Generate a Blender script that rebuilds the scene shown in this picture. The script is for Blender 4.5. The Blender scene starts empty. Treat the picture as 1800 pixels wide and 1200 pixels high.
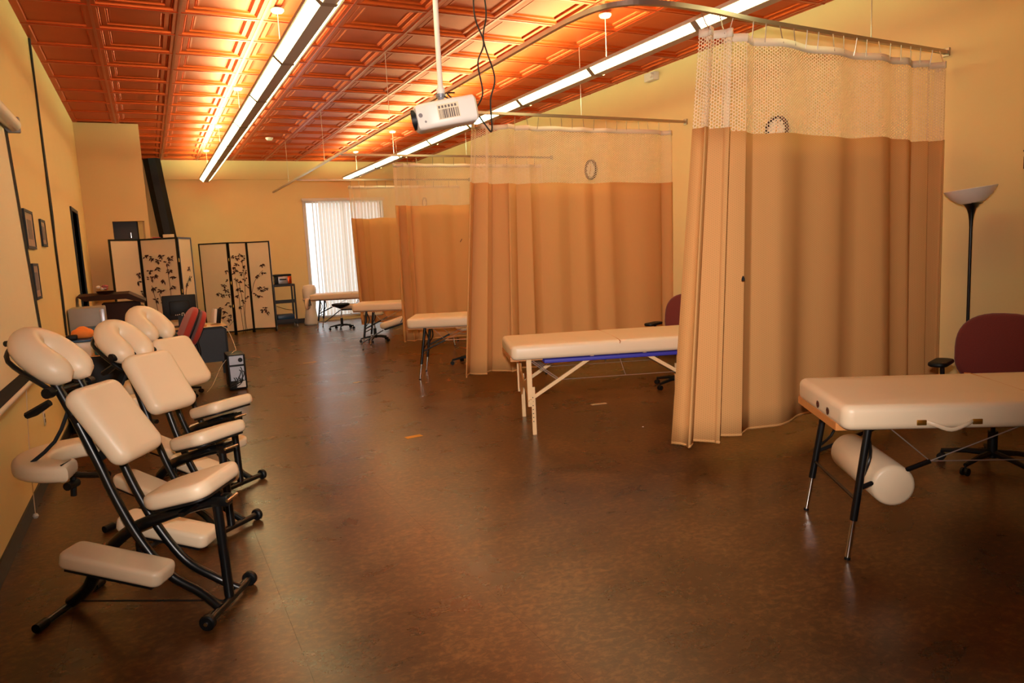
import bpy, bmesh, math, random
from math import sin, cos, pi, radians, sqrt, atan2
from mathutils import Vector, Matrix

random.seed(7)
S = bpy.context.scene
COL = S.collection

# ------------------------------------------------------------------ camera
YAW, PITCH, ROLL = 0.4592, 0.1294, -0.0486
cy, sy, cp, sp, cr, sr = cos(YAW), sin(YAW), cos(PITCH), sin(PITCH), cos(ROLL), sin(ROLL)
fwd = Vector((sy*cp, cy*cp, -sp)); rt = Vector((cy, -sy, 0)); up = rt.cross(fwd)
r2 = cr*rt + sr*up; u2 = -sr*rt + cr*up
cam_d = bpy.data.cameras.new('camera'); cam = bpy.data.objects.new('camera', cam_d); COL.objects.link(cam)
M = Matrix((r2, u2, -fwd)).transposed().to_4x4(); M.translation = (0, 0, 1.62)
cam.matrix_world = M
cam_d.sensor_width = 36; cam_d.lens = 36*1268.12/1800; cam_d.clip_start = 0.05; cam_d.clip_end = 200
S.camera = cam

# ------------------------------------------------------------------ world, flash, exposure
W = bpy.data.worlds.new('world'); S.world = W; W.use_nodes = True
bg = W.node_tree.nodes['Background']; bg.inputs[0].default_value = (0.95, 0.97, 1.0, 1); bg.inputs[1].default_value = 1.25
S.view_settings.view_transform = 'Standard'; S.view_settings.look = 'None'
S.view_settings.exposure = 0.52; S.view_settings.gamma = 1.0; S.view_settings.use_curve_mapping = False
LAMP_COL = (0.92, 1.0, 0.50)
LENS_E, UP_E = 8.5, 23.0
fl = bpy.data.lights.new('camera_flash', 'SPOT'); fl.shadow_soft_size = 0.05; fl.spot_size = radians(86); fl.spot_blend = 1.0
fl.energy = 800; fl.color = (1.0, 0.87, 0.78)
flo = bpy.data.objects.new('camera_flash', fl); COL.objects.link(flo)
FM = Matrix((r2, u2, -fwd)).transposed().to_4x4(); FM = FM @ Matrix.Rotation(radians(6), 4, 'X'); FM.translation = Vector((0, 0, 1.62)) + u2*0.18 - r2*0.03
flo.matrix_world = FM

# ------------------------------------------------------------------ materials
def lin(c):
    return tuple(((v/255)/12.92 if v/255 <= 0.04045 else ((v/255+0.055)/1.055)**2.4) for v in c)
def mat(name, rgb, rough=0.5, metal=0.0, noise=0.0, scale=20, bump=0.0, bscale=80, coat=0.0, emit=None, es=0, spec=None, sheen=0):
    m = bpy.data.materials.new(name); m.use_nodes = True; nt = m.node_tree
    b = nt.nodes['Principled BSDF']
    c = lin(rgb) + (1,)
    b.inputs['Base Color'].default_value = c; b.inputs['Roughness'].default_value = rough; b.inputs['Metallic'].default_value = metal
    if coat: b.inputs['Coat Weight'].default_value = coat; b.inputs['Coat Roughness'].default_value = 0.15
    if spec is not None: b.inputs['Specular IOR Level'].default_value = spec
    if sheen: b.inputs['Sheen Weight'].default_value = sheen
    if emit: b.inputs['Emission Color'].default_value = emit + (1,); b.inputs['Emission Strength'].default_value = es
    tc = nt.nodes.new('ShaderNodeTexCoord')
    if noise:
        n = nt.nodes.new('ShaderNodeTexNoise'); n.inputs['Scale'].default_value = scale; n.inputs['Detail'].default_value = 5
        nt.links.new(tc.outputs['Object'], n.inputs['Vector'])
        mx = nt.nodes.new('ShaderNodeMix'); mx.data_type = 'RGBA'
        mx.inputs[6].default_value = tuple(v*(1-noise) for v in c[:3]) + (1,)
        mx.inputs[7].default_value = tuple(min(1, v*(1+noise)) for v in c[:3]) + (1,)
        nt.links.new(n.outputs['Fac'], mx.inputs[0]); nt.links.new(mx.outputs[2], b.inputs['Base Color'])
    if bump:
        n = nt.nodes.new('ShaderNodeTexNoise'); n.inputs['Scale'].default_value = bscale; n.inputs['Detail'].default_value = 3
        nt.links.new(tc.outputs['Object'], n.inputs['Vector'])
        bp = nt.nodes.new('ShaderNodeBump'); bp.inputs['Strength'].default_value = bump; bp.inputs['Distance'].default_value = 0.002
        nt.links.new(n.outputs['Fac'], bp.inputs['Height']); nt.links.new(bp.outputs[0], b.inputs['Normal'])
    return m

m_wall = mat('wall_paint', (236, 212, 152), 0.75, noise=0.03, scale=3, bump=0.15, bscale=180)
m_wall2 = mat('partition_paint', (222, 190, 136), 0.75, noise=0.03, scale=3, bump=0.15, bscale=180)
m_base = mat('black_vinyl_base', (22, 20, 20), 0.45, noise=0.1)
m_vinyl = mat('cream_vinyl', (224, 200, 168), 0.42, noise=0.03, scale=8, bump=0.12, bscale=260)
m_black = mat('black_metal', (9, 10, 12), 0.32, noise=0.1, scale=40)
m_blackp = mat('black_plastic', (11, 11, 13), 0.5, noise=0.1, spec=0.3)
m_blackf = mat('black_fabric', (18, 17, 18), 0.9, noise=0.2, scale=200)
m_chrome = mat('chrome', (220, 215, 210), 0.18, 1.0, noise=0.02)
m_alu = mat('aluminium_track', (176, 158, 140), 0.35, 0.9, noise=0.05)
m_wood = mat('light_maple', (226, 188, 138), 0.45, noise=0.10, scale=14)
m_ply = mat('plywood_board', (196, 128, 66), 0.5, noise=0.12, scale=14)
m_blue = mat('blue_cover', (52, 50, 160), 0.6, noise=0.08)
m_maroon = mat('maroon_fabric', (104, 32, 24), 0.9, noise=0.22, scale=160, bump=0.5, bscale=300, sheen=0.2)
m_red = mat('red_fabric', (168, 52, 42), 0.9, noise=0.2, scale=160, bump=0.4, bscale=300, sheen=0.2)
m_white = mat('white_plastic', (226, 216, 206), 0.45, noise=0.03)
m_grey = mat('grey_plastic', (150, 146, 142), 0.45, noise=0.05)
m_silver = mat('silver_metal', (170, 170, 178), 0.35, 0.7, noise=0.08)
m_fixt = mat('fixture_metal', (196, 176, 156), 0.5, 0.2, noise=0.03)
m_dkwood = mat('dark_wood', (44, 18, 9), 0.6, noise=0.2, scale=9, spec=0.2)
m_desk = mat('desk_laminate', (196, 148, 96), 0.4, noise=0.1, scale=12)
m_bluepl = mat('blue_plastic', (28, 66, 104), 0.35, noise=0.06)
m_teal = mat('teal_box', (28, 132, 168), 0.5, noise=0.05)
m_bin = mat('milky_plastic', (214, 198, 178), 0.35, noise=0.05)
m_orange = mat('orange_cloth', (245, 140, 60), 0.8, noise=0.12)
m_scrn = mat('projection_fabric', (243, 232, 205), 0.8, noise=0.02)
m_brass = mat('brass', (190, 140, 60), 0.3, 0.9, noise=0.06)
m_clockf = mat('clock_face', (240, 232, 222), 0.5, noise=0.02)
m_clockr = mat('clock_rim', (66, 28, 14), 0.35, noise=0.1)
m_steel = mat('steel_cable', (200, 196, 190), 0.3, 0.8, noise=0.04)
m_navy = mat('navy_panel', (13, 14, 26), 0.5, noise=0.1)
m_cart = mat('dark_cart_metal', (40, 42, 50), 0.45, noise=0.1)
m_paper = mat('paper_panel', (226, 204, 172), 0.75, noise=0.03, scale=6)
m_ink = mat('bamboo_ink', (72, 40, 28), 0.8, noise=0.2, scale=40)
m_yel = mat('yellow_paper', (206, 140, 40), 0.7, noise=0.06)
m_scrap = mat('pale_paper', (190, 160, 120), 0.7, noise=0.06)
m_cabl = mat('black_cable', (16, 12, 10), 0.5, noise=0.1)
m_cabw = mat('white_cable', (220, 200, 170), 0.5, noise=0.05)
m_label = mat('label_print', (96, 78, 70), 0.6, noise=0.15)
m_frost = mat('frosted_glass', (240, 226, 214), 0.35, noise=0.03)
m_dkint = mat('dark_cabinet', (54, 38, 30), 0.5, noise=0.12)
m_copper = mat('copper_tile', (188, 78, 30), 0.48, 0.88, noise=0.10, scale=5, bump=0.06, bscale=120)
m_copbar = mat('copper_bar', (180, 72, 28), 0.30, 0.92, noise=0.08, scale=5)
m_joint = mat('joint_metal', (160, 134, 108), 0.5, 0.3, noise=0.03)
m_lens = mat('lit_lens', (255, 240, 220), 0.5, noise=0.01, emit=LAMP_COL, es=LENS_E)
m_up = mat('lit_uplight', (255, 240, 220), 0.5, noise=0.01, emit=LAMP_COL, es=UP_E)
m_flower = mat('pink_petals', (176, 90, 92), 0.8, noise=0.3, scale=60)
m_leafg = mat('faded_green', (172, 186, 128), 0.8, noise=0.15)
m_bag = mat('white_bag', (236, 226, 212), 0.5, noise=0.04)

def floor_mat():
    m = bpy.data.materials.new('marbled_linoleum'); m.use_nodes = True; nt = m.node_tree; b = nt.nodes['Principled BSDF']
    tc = nt.nodes.new('ShaderNodeTexCoord'); mp = nt.nodes.new('ShaderNodeMapping'); mp.inputs['Scale'].default_value = (1.1, 1.5, 1)
    mp.inputs['Rotation'].default_value = (0, 0, 0.35)
    nt.links.new(tc.outputs['Object'], mp.inputs['Vector'])
    n1 = nt.nodes.new('ShaderNodeTexNoise'); n1.inputs['Scale'].default_value = 1.7; n1.inputs['Detail'].default_value = 9; n1.inputs['Distortion'].default_value = 0.4; n1.inputs['Roughness'].default_value = 0.62
    n2 = nt.nodes.new('ShaderNodeTexNoise'); n2.inputs['Scale'].default_value = 22; n2.inputs['Detail'].default_value = 8; n2.inputs['Distortion'].default_value = 0.5; n2.inputs['Roughness'].default_value = 0.7
    for n in (n1, n2): nt.links.new(mp.outputs[0], n.inputs['Vector'])
    ad = nt.nodes.new('ShaderNodeMix'); ad.data_type = 'FLOAT'; ad.inputs[0].default_value = 0.62
    nt.links.new(n1.outputs['Fac'], ad.inputs[2]); nt.links.new(n2.outputs['Fac'], ad.inputs[3])
    rp = nt.nodes.new('ShaderNodeValToRGB'); e = rp.color_ramp.elements
    e[0].position = 0.36; e[0].color = lin((58, 36, 20)) + (1,)
    e[1].position = 0.64; e[1].color = lin((118, 80, 42)) + (1,)
    k = e.new(0.50); k.color = lin((80, 51, 26)) + (1,)
    nt.links.new(ad.outputs[0], rp.inputs[0]); nt.links.new(rp.outputs[0], b.inputs['Base Color'])
    b.inputs['Roughness'].default_value = 0.30
    rr = nt.nodes.new('ShaderNodeMapRange'); rr.inputs['To Min'].default_value = 0.20; rr.inputs['To Max'].default_value = 0.38
    nt.links.new(n1.outputs['Fac'], rr.inputs[0]); nt.links.new(rr.outputs[0], b.inputs['Roughness'])
    bp = nt.nodes.new('ShaderNodeBump'); bp.inputs['Strength'].default_value = 0.12; bp.inputs['Distance'].default_value = 0.002
    nt.links.new(n2.outputs['Fac'], bp.inputs['Height']); nt.links.new(bp.outputs[0], b.inputs['Normal'])
    return m
m_floor = floor_mat()

def cloth_mat(name, rgb, transl, holes=None, dots=False):
    """curtain cloth: diffuse + translucent; holes = cell size in metres for open netting"""
    m = bpy.data.materials.new(name); m.use_nodes = True; nt = m.node_tree; nt.nodes.clear()
    out = nt.nodes.new('ShaderNodeOutputMaterial'); L = nt.links.new
    df = nt.nodes.new('ShaderNodeBsdfDiffuse'); tr = nt.nodes.new('ShaderNodeBsdfTranslucent'); mx = nt.nodes.new('ShaderNodeMixShader')
    c = lin(rgb) + (1,)
    df.inputs[0].default_value = c; tr.inputs[0].default_value = c; mx.inputs[0].default_value = transl
    L(df.outputs[0], mx.inputs[1]); L(tr.outputs[0], mx.inputs[2])
    if holes or dots:
        uv = nt.nodes.new('ShaderNodeUVMap'); sx = nt.nodes.new('ShaderNodeSeparateXYZ'); L(uv.outputs[0], sx.inputs[0])
        cell = holes or 0.014
        def mth(op, a, bb=None):
            n = nt.nodes.new('ShaderNodeMath'); n.operation = op
            for i, v in enumerate((a, bb)):
                if v is None: continue
                if isinstance(v, (int, float)): n.inputs[i].default_value = v
                else: L(v, n.inputs[i])
            return n.outputs[0]
        def wave(expr): return mth('COSINE', mth('MULTIPLY', expr, 2*pi/cell))
        u, v = sx.outputs[0], sx.outputs[1]
        a = wave(u)
        b_ = wave(mth('ADD', mth('MULTIPLY', u, 0.5), mth('MULTIPLY', v, 0.866)))
        d = wave(mth('SUBTRACT', mth('MULTIPLY', u, 0.5), mth('MULTIPLY', v, 0.866)))
        s = mth('ADD', mth('ADD', a, b_), d)
        if holes:
            h = mth('GREATER_THAN', s, -0.65)
            tp = nt.nodes.new('ShaderNodeBsdfTransparent'); m2 = nt.nodes.new('ShaderNodeMixShader')
            L(h, m2.inputs[0]); L(mx.outputs[0], m2.inputs[1]); L(tp.outputs[0], m2.inputs[2]); L(m2.outputs[0], out.inputs[0])
        else:
            h = mth('MULTIPLY', mth('GREATER_THAN', s, 1.4), 0.22)
            mc = nt.nodes.new('ShaderNodeMix'); mc.data_type = 'RGBA'; mc.inputs[6].default_value = c
            mc.inputs[7].default_value = tuple(q*0.35 for q in c[:3]) + (1,)
            L(h, mc.inputs[0]); L(mc.outputs[2], df.inputs[0]); L(mc.outputs[2], tr.inputs[0]); L(mx.outputs[0], out.inputs[0])
    else:
        L(mx.outputs[0], out.inputs[0])
    return m
m_cur = cloth_mat('tan_curtain_weave', (224, 167, 106), 0.18, dots=True)
m_net = cloth_mat('open_netting', (240, 220, 190), 0.35, holes=0.020)
m_band = cloth_mat('white_header_tape', (240, 224, 202), 0.25)
m_slat = cloth_mat('blind_slat_fabric', (240, 230, 214), 0.6)

def glass_mat():
    m = bpy.data.materials.new('window_glass'); m.use_nodes = True; nt = m.node_tree; nt.nodes.clear()
    o = nt.nodes.new('ShaderNodeOutputMaterial'); t = nt.nodes.new('ShaderNodeBsdfTransparent'); g = nt.nodes.new('ShaderNodeBsdfGlossy')
    g.inputs['Roughness'].default_value = 0.02; x = nt.nodes.new('ShaderNodeMixShader'); x.inputs[0].default_value = 0.06
    nt.links.new(t.outputs[0], x.inputs[1]); nt.links.new(g.outputs[0], x.inputs[2]); nt.links.new(x.outputs[0], o.inputs[0]); return m
m_glass = glass_mat()

# ------------------------------------------------------------------ geometry helpers
def V(*a): return Vector(a)
class G:
    def __init__(s): s.bm = bmesh.new()
    def box(s, x0, x1, y0, y1, z0, z1, mtx=None, bev=0.0):
        tmp = bmesh.new() if bev else s.bm
        vs = [tmp.verts.new((x, y, z)) for x in (x0, x1) for y in (y0, y1) for z in (z0, z1)]
        for q in ((0, 1, 3, 2), (4, 6, 7, 5), (0, 4, 5, 1), (2, 3, 7, 6), (0, 2, 6, 4), (1, 5, 7, 3)):
            tmp.faces.new([vs[i] for i in q])
        if bev:
            bmesh.ops.bevel(tmp, geom=list(tmp.edges), offset=bev, segments=2, profile=0.5, affect='EDGES')
            mp = {v: s.bm.verts.new(v.co) for v in tmp.verts}
            vs = list(mp.values())
            for f in tmp.faces: s.bm.faces.new([mp[v] for v in f.verts])
            tmp.free()
        if mtx is not None:
            for v in vs: v.co = mtx @ v.co
        return s
    def grid(s, rows, closed_u=False, caps=False):
        R = [[s.bm.verts.new(p) for p in r] for r in rows]
        n = len(R[0])
        for i in range(len(R)-1):
            for j in range(n if closed_u else n-1):
                k = (j+1) % n
                s.bm.faces.new((R[i][j], R[i][k], R[i+1][k], R[i+1][j]))
        if caps:
            s.bm.faces.new(list(reversed(R[0]))); s.bm.faces.new(R[-1])
        return s
    def tube(s, pts, r, seg=8, sm=0, flat=None):
        """pts swept with radius r (number or list); flat=(a,b) gives a rectangular/elliptic section"""
        P = [Vector(p) for p in pts]
        if sm: P = smooth(P, sm)
        n = len(P); rows = []
        T = [(P[min(i+1, n-1)]-P[max(i-1, 0)]).normalized() for i in range(n)]
        ref = V(0, 0, 1) if abs(T[0].z) < 0.9 else V(1, 0, 0)
        N = (ref - T[0]*ref.dot(T[0])).normalized()
        for i in range(n):
            N = (N - T[i]*N.dot(T[i])).normalized(); B = T[i].cross(N)
            ri = r[i] if isinstance(r, (list, tuple)) else r
            a, b = flat if flat else (ri, ri)
            rows.append([P[i] + N*(a*cos(2*pi*k/seg+pi/seg)) + B*(b*sin(2*pi*k/seg+pi/seg)) for k in range(seg)])
        return s.grid(rows, True, True)
    def lathe(s, prof, c=(0, 0, 0), seg=24, mtx=None):
        rows = []
        for r, z in prof:
            rows.append([V(c[0]+max(r, 1e-4)*cos(2*pi*k/seg), c[1]+max(r, 1e-4)*sin(2*pi*k/seg), c[2]+z) for k in range(seg)])
        if mtx is not None: rows = [[mtx @ p for p in r] for r in rows]
        return s.grid(rows, True, True)
    def pad(s, outline, t, er, mtx=None, crown=0.0, steps=4):
        """soft cushion: 2-D outline extruded by t with rounded edges er"""
        n = len(outline); O = [Vector((p[0], p[1])) for p in outline]
        nr = []
        for i in range(n):
            d = (O[(i+1) % n]-O[i-1]).normalized(); nr.append(Vector((d.y, -d.x)))
        c = sum(O, Vector((0, 0)))/n
        rows = []
        zs = []
        for k in range(steps+1):
            a = pi/2*k/steps; zs.append((er*(1-sin(a)), er*(1-cos(a))))
        prof = zs + [(i_, t-z_) for i_, z_ in reversed(zs)]
        for ins, z in prof: rows.append([V(O[i].x-nr[i].x*ins, O[i].y-nr[i].y*ins, z) for i in range(n)])
        # inner rings for the crown
        for q in (0.66, 0.33):
            rows.append([V((O[i].x-nr[i].x*er)*q+c.x*(1-q), (O[i].y-nr[i].y*er)*q+c.y*(1-q), t+crown*(1-q*q)) for i in range(n)])
        if mtx is not None: rows = [[mtx @ p for p in r] for r in rows]
        return s.grid(rows, True, True)
def smooth(P, k):
    out = []
    n = len(P)
    for i in range(n-1):
        p0, p1, p2, p3 = P[max(i-1, 0)], P[i], P[i+1], P[min(i+2, n-1)]
        for j in range(k):
            t = j/k
            out.append(0.5*((2*p1)+(p2-p0)*t+(2*p0-5*p1+4*p2-p3)*t*t+(3*p1-p0-3*p2+p3)*t**3))
    out.append(P[-1]); return out
def rrect(L, Wd, r, seg=4):
    o = []
    for cx, cy_, a0 in ((L/2-r, Wd/2-r, 0), (-L/2+r, Wd/2-r, pi/2), (-L/2+r, -Wd/2+r, pi), (L/2-r, -Wd/2+r, 1.5*pi)):
        for k in range(seg+1):
            a = a0+pi/2*k/seg; o.append((cx+r*cos(a), cy_+r*sin(a)))
    return o
def obj(name, g, m, parent=None, flat=False, ang=40):
    me = bpy.data.meshes.new(name); bmesh.ops.recalc_face_normals(g.bm, faces=g.bm.faces); g.bm.to_mesh(me); g.bm.free()
    me.materials.append(m)
    if not flat:
        for p in me.polygons: p.use_smooth = True
        me.set_sharp_from_angle(angle=radians(ang))
    o = bpy.data.objects.new(name, me); COL.objects.link(o)
    if parent: o.parent = parent
    return o
def thing(name, label, cat, loc=(0, 0, 0), rz=0, group=None):
    o = bpy.data.objects.new(name, None); COL.objects.link(o); o.empty_display_size = 0.1
    o.location = loc; o.rotation_euler = (0, 0, rz); o['label'] = label; o['category'] = cat
    if group: o['group'] = group
    return o
def tag(o, label, cat, group=None, loc=None, rz=None):
    o['label'] = label; o['category'] = cat
    if group: o['group'] = group
    if loc: o.location = loc
    if rz is not None: o.rotation_euler = (0, 0, rz)
    return o
def struct(name, g, m, parent=None, **k):
    o = obj(name, g, m, parent, **k); o['kind'] = 'structure'; return o
def dup(root, loc, rz, label, group=None, skip=()):
    r = root.copy(); COL.objects.link(r); r.location = loc; r.rotation_euler = (0, 0, rz); r['label'] = label
    if group: r['group'] = group
    def rec(a, b):
        for ch in list(a.children):
            if ch.name.split('.')[0] in skip: continue
            c = ch.copy(); COL.objects.link(c); c.parent = b; rec(ch, c)
    rec(root, r); return r
def rot(axis, a): return Matrix.Rotation(a, 4, axis)
def tr(*a): return Matrix.Translation(V(*a))

# ------------------------------------------------------------------ room shell
XL, XR, YF, YN, H = -0.86, 6.55, 18.55, -3.0, 3.97
TILE, GX, GY = 0.7441, -0.2408, 7.7753

fl_o = G(); fl_o.box(XL-0.2, XR+0.2, YN-0.2, YF+0.3, -0.12, -0.006)
floor = struct('floor', fl_o, m_base, flat=True)
sx = -0.48 - 0.89
edges = []
x = -1.37
while x < XR+0.2: edges.append(x); x += 0.89
for a in edges:
    x0, x1 = max(a, XL-0.1), min(a+0.89, XR+0.1)
    if x1-x0 < 0.02: continue
    g = G(); g.box(x0+0.0004, x1-0.0004, YN-0.1, YF+0.2, -0.006, 0.0)
    o = obj('floor_sheet', g, m_floor, floor, flat=True)

cg = G(); cg.box(XL-0.2, XR+0.2, YN-0.2, YF+0.3, H+0.06, H+0.2)
ceiling = struct('ceiling', cg, m_copbar, flat=True)
# copper coffer tile: nested mouldings
def tile_mesh():
    g = G(); s = TILE/2
    prof = [(0.0, 0.0), (0.050, 0.0), (0.056, 0.020), (0.064, 0.012), (0.072, 0.024), (0.078, 0.018), (0.120, 0.018), (0.127, 0.036), (0.135, 0.026), (0.142, 0.036), (0.150, 0.030), (0.165, 0.032)]
    rows = [[V((s-d)*a, (s-d)*b, z) for a, b in ((1, 1), (-1, 1), (-1, -1), (1, -1))] for d, z in prof]
    R = [[g.bm.verts.new(p) for p in r] for r in rows]
    for i in range(len(R)-1):
        for j in range(4): g.bm.faces.new((R[i][j], R[i][(j+1) % 4], R[i+1][(j+1) % 4], R[i+1][j]))
    g.bm.faces.new(R[-1])
    for f in g.bm.faces: f.normal_update()
    me = bpy.data.meshes.new('ceiling_tile')
    bmesh.ops.recalc_face_normals(g.bm, faces=g.bm.faces)
    for f in list(g.bm.faces):
        pass
    g.bm.to_mesh(me); g.bm.free(); me.materials.append(m_copper); return me
tme = tile_mesh()
def edge_tile(x0, x1, y0, y1):
    g = G()
    prof = [(0.0, 0.0), (0.060, 0.0), (0.066, 0.016), (0.074, 0.018), (0.080, 0.012)]
    cx, cyy, hx, hy = (x0+x1)/2, (y0+y1)/2, (x1-x0)/2, (y1-y0)/2
    rows = [[V(cx+(hx-min(d, hx*0.9))*a, cyy+(hy-d)*b, H+z) for a, b in ((1, 1), (-1, 1), (-1, -1), (1, -1))] for d, z in prof]
    R = [[g.bm.verts.new(p) for p in r] for r in rows]
    for i in range(len(R)-1):
        for j in range(4): g.bm.faces.new((R[i][j], R[i][(j+1) % 4], R[i+1][(j+1) % 4], R[i+1][j]))
    g.bm.faces.new(R[-1]); return g
ncol = int((XR-GX)/TILE)+1
j0 = -12
j1 = 15
for j in range(j0, j1):
    ya, yb = GY+j*TILE, GY+(j+1)*TILE
    if yb < -0.2: continue
    for i in range(-1, ncol):
        xa, xb = GX+i*TILE, GX+(i+1)*TILE
        if xa < XL or xb > XR or yb > YF:
            x0, x1, y1 = max(xa, XL), min(xb, XR), min(yb, YF)
            if x1-x0 > 0.05 and y1-ya > 0.12: obj('ceiling_tile', edge_tile(x0, x1, ya, y1), m_copper, ceiling, flat=True)
        else:
            o = bpy.data.objects.new('ceiling_tile', tme); COL.objects.link(o); o.parent = ceiling
            o.location = ((xa+xb)/2, (ya+yb)/2, H)
for i in range(0, ncol+1):
    xx = GX+i*TILE
    if xx > XR: continue
    g = G(); g.box(xx-0.013, xx+0.013, YN, YF, H-0.006, H+0.004); obj('grid_bar', g, m_copbar, ceiling, flat=True)
for j in range(j0, j1+1):
    yy = GY+j*TILE
    if yy < -0.2 or yy > YF: continue
    g = G(); g.box(XL, XR, yy-0.011, yy+0.011, H-0.005, H+0.004); obj('grid_bar', g, m_copbar, ceiling, flat=True)

DY0, DY1, DZ = 11.42, 12.35, 2.40       # doorway in the left wall
g = G()
g.box(XL-0.15, XL, YN, DY0, 0, H+0.06); g.box(XL-0.15, XL, DY0, DY1, DZ, H+0.06); g.box(XL-0.15, XL, DY1, YF+0.15, 0, H+0.06)
struct('wall_left', g, m_wall, flat=True)
g = G(); g.box(XR, XR+0.15, YN, YF+0.15, 0, H+0.06); struct('wall_right', g, m_wall, flat=True)
g = G(); g.box(XL-0.15, XR+0.15, YN-0.15, YN, 0, H+0.06); struct('wall_near', g, m_wall, flat=True)
WX0, WX1, WZ0, WZ1 = 3.62, 5.56, 0.12, 2.96
g = G()
g.box(XL, WX0, YF, YF+0.15, 0, H+0.06); g.box(WX1, XR, YF, YF+0.15, 0, H+0.06)
g.box(WX0, WX1, YF, YF+0.15, WZ1, H+0.06); g.box(WX0, WX1, YF, YF+0.15, 0, WZ0)
struct('wall_far', g, m_wall, flat=True)
g = G(); g.box(0.45, XR, YF-0.05, YF, 3.53, H); struct('trim_1', g, m_wall, flat=True)
g = G(); g.box(XL, XL+0.012, YN, DY0-0.06, 0, 0.11); g.box(XL, XL+0.012, DY1+0.06, 13.9, 0, 0.11); struct('baseboard_left', g, m_base, flat=True)
g = G(); g.box(XR-0.012, XR, YN, YF, 0, 0.11); struct('baseboard_right', g, m_base, flat=True)
g = G(); g.box(0.1, WX0-0.05, YF-0.012, YF, 0, 0.11); g.box(WX1+0.05, XR-0.012, YF-0.012, YF, 0, 0.11); struct('baseboard_far', g, m_base, flat=True)
# partition block in the far left corner with an open service hatch
PY = 13.9
g = G()
g.box(XL, -0.465, PY, PY+0.14, 0, H); g.box(-0.465, 0.085, PY, PY+0.14, 2.37, H)
g.box(0.015, 0.085, PY, PY+0.14, 1.2, 2.37); g.box(-0.465, 0.085, PY, PY+0.14, 0, 1.2)
g.box(-0.015, 0.085, PY+0.14, 15.6, 0, H)
struct('wall_partition', g, m_wall2, flat=True)
# doorway with black frame and open passage
g = G(); g.box(XL-0.15, XL+0.02, DY0-0.045, DY0, 0, DZ+0.05); g.box(XL-0.15, XL+0.02, DY1, DY1+0.05, 0, DZ+0.05); g.box(XL-0.15, XL+0.02, DY0, DY1, DZ, DZ+0.05)
dr = struct('door_1', g, m_blackp, flat=True)
g = G(); g.box(XL-0.11, XL-0.07, DY0, DY1, 0.01, DZ, bev=0.004); obj('door_leaf', g, mat('brown_door', (128, 74, 46), 0.45, noise=0.12, scale=7), dr)
g = G(); g.tube([(XL-0.07, DY1-0.08, 1.0), (XL-0.02, DY1-0.08, 1.0), (XL-0.02, DY1-0.19, 1.0)], 0.011); obj('door_handle', g, m_chrome, dr)

# window with vertical blinds
g = G()
g.box(WX0-0.06, WX1+0.06, YF-0.02, YF+0.02, WZ1, WZ1+0.07); g.box(WX0-0.06, WX0, YF-0.02, YF+0.1, WZ0, WZ1); g.box(WX1, WX1+0.06, YF-0.02, YF+0.1, WZ0, WZ1)
g.box(WX0, WX1, YF-0.02, YF+0.1, WZ0-0.04, WZ0); g.box((WX0+WX1)/2-0.02, (WX0+WX1)/2+0.02, YF+0.06, YF+0.1, WZ0, WZ1)
win = struct('window_1', g, m_white, flat=True)
g = G(); g.box(WX0, WX1, YF+0.075, YF+0.08, WZ0, WZ1); obj('pane', g, m_glass, win, flat=True)
bl = thing('vertical_blind', 'tall white vertical blind glowing in the far window', 'blind', ((WX0+WX1)/2, YF-0.06, 3.02))
g = G(); g.box(-1.05, 1.05, -0.03, 0.035, -0.02, 0.05, bev=0.006); obj('head_rail', g, m_white, bl)
NS = 23
for k in range(NS):
    xk = -0.97+k*(1.94/(NS-1)); a = radians(random.uniform(16, 26))
    if k in (0, 2, 3): a = radians(62)
    if k == 1: a = radians(75)
    g = G()
    g.grid([[V(cos(a)*u*0.046, sin(a)*u*0.046 - 0.006*(1-u*u), z) for u in (-1, -0.5, 0, 0.5, 1)] for z in (-0.03, -1.4, -2.88)])
    o = obj('slat', g, m_slat, bl); o.location = (xk, 0, 0)

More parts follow.
